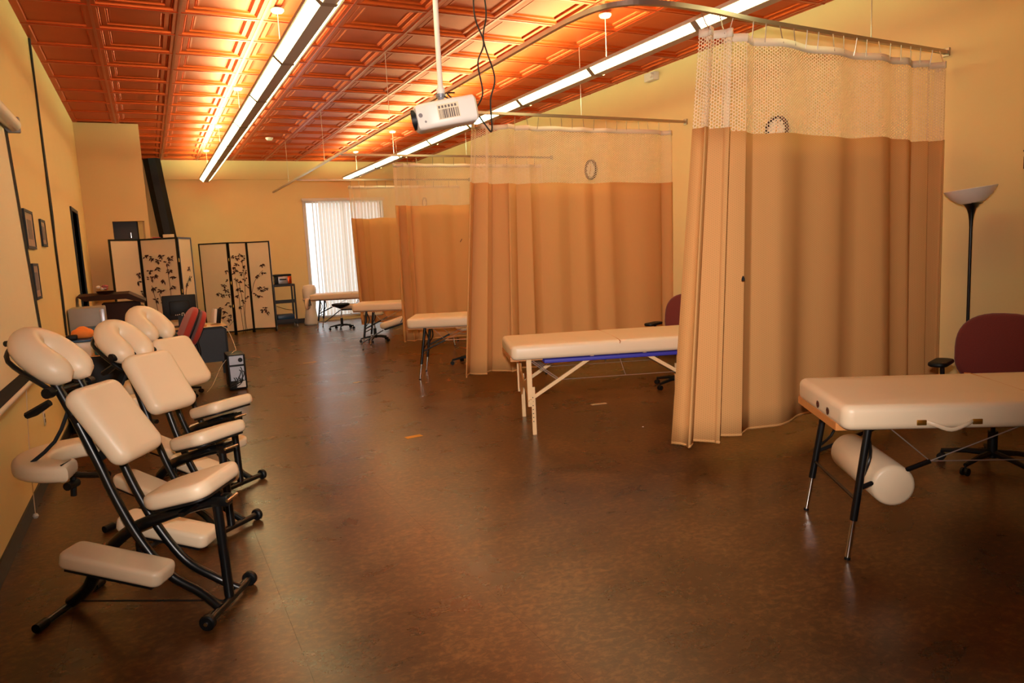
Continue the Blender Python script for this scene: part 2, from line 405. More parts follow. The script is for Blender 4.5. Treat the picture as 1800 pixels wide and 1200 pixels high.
# ------------------------------------------------------------------ ceiling lights
def fixture(cx, y0, y1, phase, pitch, label, cans):
    Z = 3.40
    t = thing('linear_pendant_light', label, 'light', (cx, 0, Z), 0, 'long linear pendant lights')
    g = G(); g.box(-0.052, 0.052, y0, y1, 0.0, 0.05)
    for s in (-1, 1):
        g.box(min(s*0.118, s*0.132), max(s*0.118, s*0.132), y0, y1, 0.062, 0.094)
    for ye in (y0, y1): g.grid([[V(-0.05, ye, 0), V(0.05, ye, 0)], [V(-0.13, ye, 0.1), V(0.13, ye, 0.1)]])
    obj('housing', g, m_fixt, t, flat=True)
    ys = [phase+pitch*k for k in range(-6, 20)]
    ys = [y0] + [y for y in ys if y0+0.3 < y < y1-0.3] + [y1]
    for a, b in zip(ys[:-1], ys[1:]):
        a += 0.025; b -= 0.025
        for s in (-1, 1):
            g = G(); g.grid([[V(s*0.053, a, 0.004), V(s*0.053, b, 0.004)], [V(s*0.119, a, 0.066), V(s*0.119, b, 0.066)], [V(s*0.116, a, 0.072), V(s*0.116, b, 0.072)], [V(s*0.053, a, 0.012), V(s*0.053, b, 0.012)]])
            obj('lens_panel', g, m_lens, t, flat=True)
        g = G(); g.box(-0.105, 0.105, a, b, 0.078, 0.082); obj('uplight_tube', g, m_up, t, flat=True)
    for y in ys[1:-1]:
        g = G()
        g.grid([[V(-0.13, y-0.036, 0.07), V(-0.056, y-0.036, -0.006), V(0.056, y-0.036, -0.006), V(0.13, y-0.036, 0.07)],
                [V(-0.13, y+0.036, 0.07), V(-0.056, y+0.036, -0.006), V(0.056, y+0.036, -0.006), V(0.13, y+0.036, 0.07)]])
        obj('joint_band', g, m_joint, t, flat=True)
    for y in cans:
        g = G(); g.tube([(0, y, 0.05), (0, y, H-Z-0.02)], 0.004, 6); obj('hanging_wire', g, m_white, t)
        g = G(); g.lathe([(0.0, -0.03), (0.05, -0.028), (0.065, -0.012), (0.066, 0.0)], (0, y, H-Z), 16); obj('canopy', g, m_white, t)
    return t
fixture(1.34, 4.0, 17.8, 7.1, 1.72, 'long suspended strip light nearer the left wall, white lenses in a row', (16.87, 13.86, 10.82, 7.4, 4.6))
fixture(4.50, 2.5, 17.6, 5.06, 1.66, 'long suspended strip light that runs above the curtained bays', (16.7, 13.9, 10.8, 6.55, 3.9))
g = G(); g.lathe([(0.0, -0.05), (0.05, -0.048), (0.06, -0.03), (0.075, -0.01), (0.075, 0.0)], (0, 0, 0), 20)
tag(obj('smoke_alarm', g, m_white), 'small round cream smoke detector on the copper ceiling', 'smoke detector', loc=(2.36, 15.02, H-0.001))

# ------------------------------------------------------------------ curtain tracks
TZ = 3.155
def track(pts, label, rods, sm=6):
    t = thing('curtain_track', label, 'curtain track', (0, 0, 0), 0, None)
    g = G(); g.tube(pts, 0.0, 4, sm=sm, flat=(0.022, 0.024)); obj('rail', g, m_alu, t, flat=True)
    for x, y in rods:
        g = G(); g.tube([(x, y, TZ+0.02), (x, y, H)], 0.0035, 6); obj('hanging_wire', g, m_steel, t)
    e = pts[0]
    g = G(); g.box(e[0]-0.02, e[0]+0.0, e[1]-0.03, e[1]+0.03, TZ-0.035, TZ+0.035); obj('wall_bracket', g, m_alu, t, flat=True)
    return t
track([(6.548, 4.22, TZ), (5.9, 4.18, TZ), (5.23, 4.14, TZ), (4.16, 4.06, TZ), (3.66, 3.99, TZ), (3.42, 3.97, TZ), (3.2, 3.97, TZ), (2.98, 4.02, TZ), (2.84, 4.16, TZ), (2.78, 4.4, TZ), (2.76, 4.8, TZ), (2.76, 6.6, TZ), (2.76, 9.0, TZ), (2.76, 12, TZ), (2.76, 15, TZ), (2.76, 17.7, TZ)],
      'long aluminium curtain track that bends round over the nearest bay and runs to the back', [(5.45, 4.15), (3.1, 3.985), (2.76, 8.6), (2.76, 12.2), (2.76, 15.6)])
for y, lab in ((7.70, 'straight aluminium curtain track over the second bay from the camera'), (11.27, 'straight aluminium curtain track over the third bay from the camera'), (14.95, 'straight aluminium curtain track over the farthest bay, by the window')):
    track([(6.548, y+0.03, TZ), (5, y, TZ), (3.4, y, TZ), (2.80, y, TZ)], lab, [(4.9, y)], sm=2)

# ------------------------------------------------------------------ privacy curtains
def curtain(x0, x1, yb, zt, zb, seed, label, bunch_l, bunch_r, flare=0.1, hooks=14, nwave=16, fold=(9, 12), z1=2.365):
    """x0..x1 along the rail; bunch_l / bunch_r: share of the folds gathered at each end"""
    rnd = random.Random(seed)
    t = thing('privacy_curtain', label, 'curtain', ((x0+x1)/2, yb, 0), 0, 'tan privacy curtains with netting tops')
    N = 220
    ph = [rnd.uniform(0, 2*pi) for _ in range(5)]
    def sstep(q): q = min(1, max(0, q)); return q*q*(3-2*q)
    fl_, fr_ = fold
    NT = 400; acc = [0.0]
    for q in range(NT):
        ss = (q+0.5)/NT
        fr = nwave*(1+0.35*sin(2*pi*1.3*ss+ph[0]))
        if bunch_l: fr += fl_*(1-sstep(ss/bunch_l))
        if bunch_r: fr += fr_*(1-sstep((1-ss)/bunch_r))
        acc.append(acc[-1]+fr/NT)
    def path(s, d):   # s along, d depth factor 0 top .. 1 bottom
        e = 1-sstep(s/bunch_l) if bunch_l else 0
        f = 1-sstep((1-s)/bunch_r) if bunch_r else 0
        amp = 0.030+0.075*e+0.045*f
        A = 2*pi*acc[min(NT, int(s*NT+0.5))] if s*NT == int(s*NT) else 2*pi*(acc[int(s*NT)]+(acc[min(NT, int(s*NT)+1)]-acc[int(s*NT)])*(s*NT-int(s*NT)))
        w = sin(A+ph[1]+0.5*sin(0.37*A+ph[3])); w = w*(1.15-0.15*w*w)
        y = amp*(0.75+0.35*d)*(w+0.35*sin(0.43*A+ph[2])) + d*0.05*sin(2*pi*1.5*s+ph[4])
        x = x0+(x1-x0)*s + amp*0.35*sin(2*(A+ph[1])) - flare*d*max(0, 1-s/0.30)**1.2
        return x-(x0+x1)/2, y + 0.5*abs(flare)*d*max(0, 1-s/0.22)
    def sheet(za, zc, rowsn, name, m, par, solid=False):
        g = G(); rows = []
        for i in range(rowsn+1):
            z = za+(zc-za)*i/rowsn; d = (zt-z)/(zt-zb)
            row = []
            for j in range(N+1):
                x, y = path(j/N, d)
                zz = z
                if za == z1 or i == rowsn and zc == z1:
                    if (za == z1 and i == 0) or (zc == z1 and i == rowsn): zz += 0.008*sin(2*pi*nwave*0.5*j/N+1)
                row.append(V(x, y, zz))
            rows.append(row)
        g.grid(rows)
        uvl = g.bm.loops.layers.uv.new('UVMap')
        # arc length parameter
        arc = [0.0]
        for j in range(N):
            a = Vector(path(j/N, 0.5)); b = Vector(path((j+1)/N, 0.5)); arc.append(arc[-1]+(b-a).length)
        g.bm.verts.index_update()
        for f in g.bm.faces:
            for l in f.loops:
                k = l.vert.index % (N+1); l[uvl].uv = (arc[k], l.vert.co.z)
        o = obj(name, g, m, par, ang=180)
        if solid:
            md = o.modifiers.new('Solidify', 'SOLIDIFY'); md.thickness = 0.004
        return o
    sheet(z1, zb, 12, 'fabric_panel', m_cur, t, True)
    sheet(zt-0.055, z1, 4, 'netting_panel', m_net, t)
    sheet(zt, zt-0.055, 1, 'header_band', m_band, t, True)
    sheet(zb+0.018, zb+0.001, 1, 'hem', m_cur, t, True).location = (0, -0.003, 0)
    for k in range(hooks):
        s = (k+0.5)/hooks
        if bunch_l and k < 3: s *= 0.8
        x, y = path(s, 0)
        g = G(); g.tube([(x, y, zt-0.03), (x, y*0.5, zt+0.02), (x, 0, TZ-0.026)], 0.004, 5); obj('curtain_hook', g, m_alu, t)
    return t
c1 = curtain(3.49, 6.42, 4.06, 3.03, 0.15, 3, 'nearest tan curtain with white netting top, largest in view', 0.30, 0.20, flare=0.24, hooks=20, nwave=6, fold=(9, 12))
c1.rotation_euler = (0, 0, radians(3.4))
c2 = curtain(3.40, 6.30, 7.70, 3.03, 0.15, 5, 'second tan curtain, behind the wooden legged massage table', 0.42, 0.12, flare=0.24, hooks=18, nwave=6, fold=(10, 10))
c3 = curtain(3.62, 6.3, 11.27, 3.03, 0.17, 8, 'third tan curtain, partly hidden behind the second', 0.15, 0.1, flare=0.0, hooks=14, nwave=8, fold=(3, 6))
c4 = curtain(3.80, 6.3, 14.95, 3.03, 0.17, 12, 'farthest tan curtain, beside the bright window', 0.25, 0.1, flare=-0.08, hooks=14, nwave=8, fold=(4, 6))
g = G(); g.lathe([(0.0, 0), (0.012, 0.004), (0.010, 0.02), (0.004, 0.035)], (0, 0, 0), 8)
o = obj('snag_mark', g, m_blackf, c1); o.location = (-1.27, -0.19, 1.31)
g = G(); g.tube([(0, 0, 0), (0.03, -0.01, 0.05)], 0.006, 6); o = obj('clip', g, m_clockr, c3); o.location = (-0.3, -0.09, 1.75)

# ------------------------------------------------------------------ massage tables
def table(loc, ang, L, Wd, zu, zt, wood, label, handle=False, vents=False, strip=False, legx=0.13, foot=None, tname='massage_table'):
    """origin at the near end's floor centre; local x along the table, y across (camera side is -y)"""
    t = thing(tname, label, 'massage table', loc, ang)
    T = zt-zu
    hl = L/2
    g = G(); g.pad(rrect(L, Wd, 0.055), T-0.004, 0.036, tr(hl, 0, zu+0.004), crown=0.008); cu = obj('cushion', g, m_vinyl, t, ang=60)
    g = G(); g.tube([(hl, -Wd/2+0.01, zt-0.03), (hl, -Wd/2+0.04, zt-0.001), (hl, Wd/2-0.04, zt-0.001), (hl, Wd/2-0.01, zt-0.03)], 0, 6, sm=3, flat=(0.006, 0.002)); obj('fold_seam', g, m_ply, cu)
    g = G(); g.box(0.0, L, -Wd/2+0.11, Wd/2-0.02, zu-0.018, zu+0.02); obj('base_board', g, m_ply, t, flat=True)
    lm = m_wood if wood else m_black
    for e in (0, 1):
        xt = legx if e == 0 else L-legx
        xf = legx-0.10 if e == 0 else L-legx+0.10
        d = -1 if e == 0 else 1
        for s in (-1, 1):
            if wood:
                g = G(); g.tube([(xt, s*(Wd/2-0.06), zu), (xt, s*(Wd/2-0.06), 0.25)], 0, 4, flat=(0.030, 0.018)); lo = obj('leg', g, lm, t, flat=True)
                g = G(); g.tube([(xt-0.026*d, s*(Wd/2-0.06), 0.42), (xt-0.026*d, s*(Wd/2-0.06), 0.0)], 0, 4, flat=(0.024, 0.016)); obj('leg_extension', g, lm, lo, flat=True)
                for q in range(7):
                    g = G(); g.tube([(xt-0.02*d, s*(Wd/2-0.043), 0.12+q*0.035), (xt-0.02*d, s*(Wd/2-0.040), 0.12+q*0.035)], 0.005, 6); obj('peg_hole', g, m_blackp, lo)
                g = G(); g.tube([(xt, s*(Wd/2-0.045), 0.30), (xt, s*(Wd/2-0.015), 0.30)], 0.018, 12); obj('leg_knob', g, m_wood, lo)
            else:
                yt_, yf_ = s*(Wd/2-0.07), s*(Wd/2-0.045)
                def P(z): k = (zu-z)/zu; return V(xt+(xf-xt)*k, yt_+(yf_-yt_)*k, z)
                g = G(); g.tube([P(zu), P(0.20)], 0.0185, 12); lo = obj('leg', g, lm, t)
                g = G(); g.tube([P(0.21), P(0.012)], 0.0125, 12); obj('leg_extension', g, m_chrome, lo)
                g = G(); g.tube([P(0.012), P(0.0)], 0.015, 12); obj('rubber_foot', g, m_blackp, lo)
            # diagonal brace to the underside, and folding strut
            xa = xt-0.03*d if wood else P(0.36).x
            za = 0.33 if wood else 0.36
            yb_ = s*(Wd/2-0.06)
            xm = L/2+d*0.22
            if wood:
                g = G(); g.tube([(xa, yb_, za), (xm, yb_, zu)], 0, 4, flat=(0.021, 0.012)); obj('diagonal_brace', g, lm, t, flat=True)
                fr = 0.42
                px_, pz_ = xa+(xm-xa)*fr, za+(zu-za)*fr
                for q in (-0.012, 0.012):
                    g = G(); g.tube([(xt-0.02*d+q, yb_, zu-0.01), (px_+q, yb_, pz_)], 0.005, 6); obj('strut', g, m_steel, t)
            else:
                fr = 0.45; xm = L/2+d*0.1; px_, pz_ = xa+(xm-xa)*fr, za+(zu-za)*fr
                g = G(); g.tube([(xa, yb_, za), (px_, yb_, pz_)], 0.012, 8); obj('diagonal_brace', g, lm, t)
                g = G(); g.tube([(px_, yb_, pz_), (xm, yb_, zu)], 0.003, 6); obj('tension_cable', g, m_steel, t)
                g = G(); g.tube([(xt-0.10*d, yb_, zu), (px_, yb_, pz_)], 0.003, 6); obj('tension_cable', g, m_steel, t)
            if e == 0:
                ox = (L-legx)-(xa if wood else xa)
                xb_ = L-px_
                g = G(); g.tube([(px_, yb_, pz_), (xb_, yb_, pz_)], 0.003, 6); obj('tension_cable', g, m_steel, t)
                if wood:
                    g = G(); g.tube([(L*0.5, yb_, zu), (L*0.5+0.06, yb_, pz_)], 0.003, 6); obj('tension_cable', g, m_steel, t)
        if wood:
            # shaped plywood end panel with scooped notch
            g = G(); w = Wd/2-0.06
            pts = [(-w, 0.30), (-w, 0.60), (-w+0.05, 0.60), (-w+0.14, 0.47), (0, 0.40), (w-0.14, 0.47), (w-0.05, 0.60), (w, 0.60), (w, 0.30), (w-0.10, 0.24), (w-0.20, 0.33), (0, 0.36), (-w+0.20, 0.33), (-w+0.10, 0.24)]
            up_ = pts[0:9]; lo_ = [pts[0]]+[pts[13], pts[12], pts[12], pts[11], pts[10], pts[10], pts[9]]+[pts[8]]
            n9 = 9
            rows = [[V(xt-0.008, u[0], u[1]) for u in up_], [V(xt-0.008, u[0], u[1]) for u in lo_]]
            rows2 = [[V(xt+0.008, p.y, p.z) for p in r] for r in rows]
            g.grid([rows[0], rows[1], rows2[1], rows2[0], rows[0]])
            bmesh.ops.remove_doubles(g.bm, verts=g.bm.verts, dist=1e-5)
            obj('end_panel', g, m_ply, t, flat=True)
        else:
            w = Wd/2-0.055; p = 0.30
            xx = xt+(xf-xt)*((zu-p)/zu)
            g = G(); g.tube([(xx, -w, p), (xx, w, p)], 0.009, 8); obj('crossbar', g, lm, t)
            for s in (-1, 1):
                g = G(); g.tube([(xt, s*(Wd/2-0.07), zu-0.02), (xt-0.03*d, s*(Wd/2-0.12), zu-0.16), (xx-0.01*d, s*(Wd/2-0.055), p+0.08)], 0.008, 8, sm=4); obj('leg_brace', g, lm, t)
    if handle:
        c = 0.48
        g = G(); g.tube([(c-0.10, -Wd/2-0.003, zu+0.045), (c-0.07, -Wd/2-0.02, zu+0.035), (c, -Wd/2-0.025, zu+0.012), (c+0.07, -Wd/2-0.02, zu+0.035), (c+0.10, -Wd/2-0.003, zu+0.045)], 0, 8, sm=4, flat=(0.010, 0.006)); ho = obj('carry_handle', g, m_vinyl, t)
        for q in (-1, 1):
            g = G(); g.box(c+q*0.125-0.022, c+q*0.125+0.022, -Wd/2-0.008, -Wd/2, zu+0.030, zu+0.056, bev=0.003); obj('brass_plate', g, m_brass, ho)
    if vents:
        for q in (-0.11, 0.05):
            g = G(); g.lathe([(0.017, 0), (0.020, 0.004), (0.012, 0.006), (0.009, 0.001), (0.0, 0.001)], (0, 0, 0), 16, tr(0.0, q-0.05, zu+0.055) @ rot('Y', -pi/2)); obj('grommet', g, m_clockr, t)
    if strip:
        g = G(); g.box(0.28, L-0.2, -Wd/2+0.012, Wd/2-0.012, zu-0.035, zu-0.002, bev=0.008); obj('rolled_blue_cover', g, m_blue, t)
    return t
T1a = radians(-32.5)
def endpt(px, py, ang, Wd):   # near corner -> end centre
    return (px - sin(ang)*Wd/2*1, py + cos(ang)*Wd/2, 0)
# near corners (camera side, left end)
table(endpt(2.905, 2.330, T1a, 0.77), T1a, 1.86, 0.77, 0.66, 0.79, False, 'cream massage table nearest the camera, black legs with chrome feet and carry handle', handle=True, vents=True, legx=0.14)
T2a = radians(-20)
table(endpt(2.67, 5.42, T2a, 0.82), T2a, 1.88, 0.82, 0.66, 0.79, True, 'cream massage table on pale wooden legs with blue roll underneath', strip=True, legx=0.15)
T3a = radians(-27)
table(endpt(2.83, 8.70, T3a, 0.74), T3a, 1.86, 0.74, 0.66, 0.79, False, 'cream massage table with black legs poking out from behind the second curtain', legx=0.22)
table(endpt(3.00, 12.15, T3a, 0.74), T3a, 1.86, 0.74, 0.66, 0.79, False, 'cream massage table end showing beside the third curtain', legx=0.24)
table(endpt(3.12, 16.35, radians(-22), 0.74), radians(-22), 1.86, 0.74, 0.66, 0.79, False, 'cream massage table in front of the bright window blind', legx=0.22)

# bolster under the first table
bo = G(); bo.tube([(-0.31, 0, 0), (-0.302, 0, 0), (-0.29, 0, 0), (0.29, 0, 0), (0.302, 0, 0), (0.31, 0, 0)], [0.084, 0.098, 0.104, 0.104, 0.098, 0.084], 28)
o = obj('bolster', bo, m_vinyl); o.location = (3.31, 2.49, 0.375)
o.rotation_euler = (0, 0, T1a+radians(90)); tag(o, 'cream round bolster cushion lying under the nearest massage table', 'bolster')
o.parent = None

# ------------------------------------------------------------------ office chairs and stools
def star_base(t, r=0.30, m=m_blackp, zc=0.07, gas=0.42, chrome=False):
    for k in range(5):
        a = 2*pi*k/5+0.3
        g = G(); g.tube([(0.03*cos(a), 0.03*sin(a), zc+0.03), (r*0.5*cos(a), r*0.5*sin(a), zc+0.025), (r*cos(a), r*sin(a), zc)], [0.022, 0.018, 0.014], 8); b = obj('base_arm', g, m, t)
        g = G()
        for q in (-1, 1):
            g.tube([(r*cos(a)-q*0.008*sin(a), r*sin(a)+q*0.008*cos(a), 0.027), (r*cos(a)-q*0.022*sin(a), r*sin(a)+q*0.022*cos(a), 0.027)], 0.026, 12)
        g.tube([(r*cos(a), r*sin(a), 0.027), (r*cos(a), r*sin(a), zc)], 0.007, 6)
        obj('caster', g, m_blackp, b)
    g = G(); g.tube([(0, 0, zc), (0, 0, zc+0.18)], 0.03, 12); g2 = G(); g2.tube([(0, 0, zc+0.18), (0, 0, gas)], 0.014, 12)
    obj('column_sleeve', g, m_blackp, t); obj('gas_lift', g2, m_chrome if chrome else m_blackp, t)
def office_chair(loc, rz, label, fab, group='fabric office chairs', lean=10, padded=False, bz=0.77):
    """local -x is the front"""
    t = thing('office_chair', label, 'office chair', loc, rz, group)
    star_base(t)
    g = G(); g.box(-0.10, 0.12, -0.08, 0.08, 0.40, 0.43, bev=0.01); obj('seat_plate', g, m_blackp, t)
    g = G(); g.pad(rrect(0.46, 0.50, 0.12, 6), 0.085, 0.035, tr(-0.02, 0, 0.43), crown=0.012); obj('seat', g, fab, t, ang=60)
    # rounded back: D outline
    out = []
    for k in range(40):
        a = 2*pi*k/40; c_, s_ = cos(a), sin(a)
        y = 0.275*(abs(c_)**0.75)*(1 if c_ >= 0 else -1)
        z = 0.245*(abs(s_)**(0.80 if s_ > 0 else 0.6))*(1 if s_ >= 0 else -1)
        out.append((y, z))
    mx_ = tr(0.24, 0, bz) @ rot('Y', radians(lean)) @ Matrix(((0, 0, -1, 0), (1, 0, 0, 0), (0, 1, 0, 0), (0, 0, 0, 1)))
    g = G(); g.pad(out, 0.075, 0.035, mx_, crown=0.012)
    for v in g.bm.verts: v.co.x -= 0.35*(v.co.y**2)*1.0
    obj('backrest', g, fab, t, ang=60)
    g = G(); g.pad([(a*0.94, b*0.94) for a, b in out], 0.02, 0.008, tr(0.022, 0, 0) @ mx_)
    for v in g.bm.verts: v.co.x -= 0.35*(v.co.y**2)
    obj('back_shell', g, m_blackp, t)
    if padded:
        g = G(); g.pad([(a*0.96, b*0.92) for a, b in out], 0.06, 0.028, tr(0.088, 0, -0.03) @ mx_, crown=0.01); obj('rear_cushion', g, fab, t, ang=60)
    g = G(); g.tube([(0.08, 0, 0.415), (0.24, 0, 0.41), (0.30, 0, 0.50), (0.28, 0, 0.70)], 0.02, 8, sm=4); obj('back_bar', g, m_blackp, t)
    for s in (-1, 1):
        g = G(); g.tube([(-0.02, s*0.22, 0.42), (-0.02, s*0.30, 0.44), (0.02, s*0.31, 0.55), (0.0, s*0.31, 0.685)], 0.015, 8, sm=4); a_ = obj('arm_post', g, m_blackp, t)
        g = G(); g.pad(rrect(0.27, 0.12, 0.05, 5), 0.03, 0.012, tr(-0.03, s*0.31, 0.68)); obj('armrest', g, m_blackp, a_)
    return t
office_chair((4.93, 2.79, 0), radians(20), 'maroon office chair behind the nearest massage table', m_maroon)
office_chair((5.15, 6.24, 0), radians(22), 'maroon office chair behind the wooden legged massage table', m_maroon)
office_chair((0.16, 9.65, 0), radians(5), 'red office chair seen side on at the computer desk', m_red, lean=25, padded=True, bz=0.84)

def stool(loc, label, seat, group='rolling stools'):
    t = thing('rolling_stool', label, 'stool', loc, random.uniform(0, 1), group)
    star_base(t, 0.27, m_blackp, 0.07, 0.50, chrome=True)
    g = G()
    if seat == 'saddle':
        g.lathe([(0.05, 0.47), (0.10, 0.49), (0.19, 0.53), (0.20, 0.56), (0.17, 0.575), (0.0, 0.565)], (0, 0, 0), 28); obj('seat', g, m_blackp, t)
    else:
        g.lathe([(0.04, 0.49), (0.17, 0.495), (0.19, 0.52), (0.18, 0.56), (0.14, 0.575), (0.0, 0.58)], (0, 0, 0), 28); obj('seat', g, m_vinyl, t)
    return t
stool((3.72, 16.00, 0), 'black seated rolling stool under the table by the window', 'saddle')
stool((3.66, 13.15, 0), 'rolling stool with black star base under the table by the third curtain', 'round')
stool((4.00, 9.45, 0), 'rolling stool with a black and chrome foot half hidden behind the second curtain', 'round')

def crescent(R, cr_, ct, a0, a1, n=28, m_=None, ovx=1.0, gap=0.0):
    """U cushion swept along an arc in the XY plane, elliptical section, round ends"""
    g = G(); rows = []
    for i in range(n+1):
        u = i/n; a = a0+(a1-a0)*u
        e = min(u, 1-u)/0.16
        k = sqrt(max(0.0, 1-(1-min(1, e))**2)) if e < 1 else 1
        k = max(k, 0.03)
        c = V(R*ovx*cos(a), R*sin(a), 0); nrm = V(cos(a), sin(a), 0)
        rows.append([c+nrm*(cr_*k*cos(2*pi*q/16))+V(0, 0, ct*k*sin(2*pi*q/16)) for q in range(16)])
    if m_ is not None: rows = [[m_ @ p for p in r] for r in rows]
    g.grid(rows, True, True); return g
# armrest cushions hung below the two far tables, and the face cradle at the end of the farthest
def hung_pad(loc, rz, tilt, label):
    t = thing('hanging_arm_pad', label, 'arm pad', loc, rz, 'arm pads slung under the far tables')
    mt = rot('Y', tilt)
    g = G(); g.pad([(p[0], p[1]) for p in rrect(0.50, 0.24, 0.115, 6)], 0.11, 0.05, mt @ tr(0, 0, 0)); obj('pad', g, m_vinyl, t, ang=60)
    g = G(); g.box(-0.19, 0.23, -0.09, 0.09, -0.025, 0.0, mt, bev=0.006); obj('bracket', g, m_blackp, t)
    g = G(); g.tube([mt @ V(-0.2, -0.10, -0.01), V(-0.55, -0.20, -0.26)], 0.011, 8); obj('support_rod', g, m_black, t)
    for s in (-1, 1):
        g = G(); g.tube([mt @ V(0.12, s*0.12, 0.02), V(0.20, s*0.10, 0.36-loc[2]+0.28)], 0.006, 6); obj('strap', g, m_blackf, t)
    return t
hung_pad((3.62, 11.72, 0.42), T3a, radians(-16), 'tilted cream arm pad slung under the table beside the third curtain')
hung_pad((3.93, 16.02, 0.44), radians(-22), radians(0), 'level cream arm pad slung under the table by the window')
t = thing('face_cradle', 'cream face cradle hanging down from the end of the table by the window', 'face cradle', (3.14, 16.72, 0.55), radians(-22))
obj('cushion', crescent(0.10, 0.06, 0.045, radians(-60), radians(240), m_=rot('Y', pi/2) @ rot('Z', pi/2)), m_vinyl, t)
g = G(); g.tube([(0.055, -0.1, -0.02), (0.06, 0, 0.13), (0.055, 0.1, -0.02)], 0.012, 8, sm=4); g.tube([(0.06, 0, 0.13), (0.16, 0, 0.12)], 0.01, 8); obj('bracket', g, m_black, t)

# ------------------------------------------------------------------ massage chairs
def massage_chair(loc, ang, label, head_drop=0.0):
    """local +x = the way the sitter faces, -y... camera side is +y/-y symmetric"""
    t = thing('massage_chair', label, 'massage chair', loc, ang, 'massage chairs along the left wall')
    m = m_black
    g = G(); g.tube([(0, -0.20, 0.036), (0, 0.20, 0.036)], 0.019, 12); fb = obj('front_bar', g, m, t)
    for s in (-1, 1):
        g = G(); g.lathe([(0.012, -0.016), (0.030, -0.017), (0.036, -0.010), (0.036, 0.010), (0.030, 0.017), (0.012, 0.016)], (0, 0, 0), 20, tr(0, s*0.215, 0.036) @ rot('X', pi/2)); w = obj('wheel', g, m_blackp, fb)
        g = G(); g.lathe([(0.0, 0.0), (0.011, 0.0), (0.009, 0.006), (0.0, 0.007)], (0, 0, 0), 12, tr(0, s*0.232, 0.036) @ rot('X', -s*pi/2)); obj('hub_cap', g, m_chrome, fb)
    g = G(); g.tube([(0.795, -0.19, 0.022), (0.795, 0.19, 0.022)], 0.018, 12); rb = obj('rear_bar', g, m, t)
    for s in (-1, 1):
        g = G(); g.tube([(0.795, s*0.17, 0.022), (0.795, s*0.235, 0.022)], 0.022, 12); obj('rubber_foot', g, m_blackp, rb)
    for s in (-1, 1):
        y = 0.075*s
        g = G(); g.tube([(0.0, y*1.3, 0.045), (0.10, y, 0.11), (0.24, y, 0.20), (0.36, y, 0.37), (0.45, y, 0.56), (0.52, y, 0.75), (0.60, y, 0.95), (0.675, y, 1.12)], 0.021, 12, sm=5); obj('frame_tube', g, m, t)
    g = G(); g.tube([(0.0, 0, 0.05), (0.006, 0, 0.25), (0.015, 0, 0.50)], 0.023, 12); obj('seat_post', g, m, t)
    # seat beam swooping down to the rear bar
    g = G(); g.tube([(-0.02, 0, 0.53), (0.10, 0, 0.505), (0.24, 0, 0.465), (0.36, 0, 0.425), (0.46, 0, 0.38), (0.56, 0, 0.30), (0.64, 0, 0.20), (0.70, 0, 0.10), (0.795, 0, 0.03)], 0, 10, sm=4, flat=(0.029, 0.032)); obj('seat_beam', g, m, t)
    g = G(); g.tube([(0.10, -0.16, 0.515), (0.10, 0.16, 0.515)], 0, 4, flat=(0.012, 0.02)); g.box(-0.05, 0.03, -0.03, 0.03, 0.50, 0.55, bev=0.006); obj('seat_bracket', g, m, t)
    g = G(); g.tube([(-0.06, -0.05, 0.535), (-0.06, 0.05, 0.535)], 0.008, 10); obj('seat_lever', g, m_chrome, t)
    # seat pad: dished, slopes down towards the knees
    ms = tr(0.125, 0, 0.555) @ rot('Y', radians(14))
    outl = rrect(0.35, 0.42, 0.09, 6)
    outl = [(x, y*(1-0.30*(x/0.36+0.5)*1.0)) for x, y in outl]
    g = G(); g.pad(outl, 0.075, 0.028, ms, crown=0.005); obj('seat', g, m_vinyl, t, ang=60)
    g = G(); g.pad([(a*0.9, b*0.9) for a, b in outl], 0.012, 0.004, tr(0, 0, -0.012) @ ms); obj('seat_board', g, m_blackp, t)
    # chest pad
    ax = V(0.20, 0, 0.30).normalized(); nr = V(-ax.z, 0, ax.x)
    mc = Matrix((ax, V(0, 1, 0), nr)).transposed().to_4x4(); mc.translation = V(0.500, 0, 0.885)
    g = G(); g.pad(rrect(0.40, 0.33, 0.055, 5), 0.10, 0.042, mc, crown=0.004); obj('chest_pad', g, m_vinyl, t, ang=60)
    g = G(); g.box(-0.16, 0.16, -0.11, 0.11, -0.016, -0.001, mc); g.box(-0.12, -0.08, -0.10, 0.10, -0.05, -0.016, mc); g.box(0.08, 0.12, -0.10, 0.10, -0.05, -0.016, mc); obj('chest_bracket', g, m_blackp, t, flat=True)
    # face cushion: U opening down towards the chest pad
    a = radians(38)
    ax = V(cos(a), 0, sin(a)); nr = V(-sin(a), 0, cos(a))
    mf = Matrix((ax, V(0, 1, 0), nr)).transposed().to_4x4(); mf.translation = V(0.735, 0, 1.225-head_drop)
    rows = []; g = G(); n = 32
    for i in range(n+1):
        u = i/n; th = radians(-152+304*u)
        px_ = 0.096*cos(th)*1.2; py_ = 0.080*sin(th)
        if abs(th) > pi/2: py_ = 0.080*(1 if th > 0 else -1)*(1-0.35*((abs(th)-pi/2)/(pi/2))**2); px_ = -0.17*((abs(th)-pi/2)/(radians(62)))
        e = min(u, 1-u)/0.13; k = 1 if e >= 1 else max(0.05, sqrt(1-(1-e)**2))
        tx, ty = -0.115*sin(th), 0.080*cos(th)
        if abs(th) > pi/2: tx, ty = -1*(1 if th > 0 else -1), 0
        l = sqrt(tx*tx+ty*ty); nx, ny = ty/l, -tx/l
        if abs(th) > pi/2: nx, ny = 0, (1 if th > 0 else -1)
        rows.append([mf @ V(px_+nx*0.072*k*cos(2*pi*q/18), py_+ny*0.072*k*cos(2*pi*q/18), 0.070*k*sin(2*pi*q/18)) for q in range(18)])
    g.grid(rows, True, True); obj('face_cushion', g, m_vinyl, t, ang=180)
    g = G()
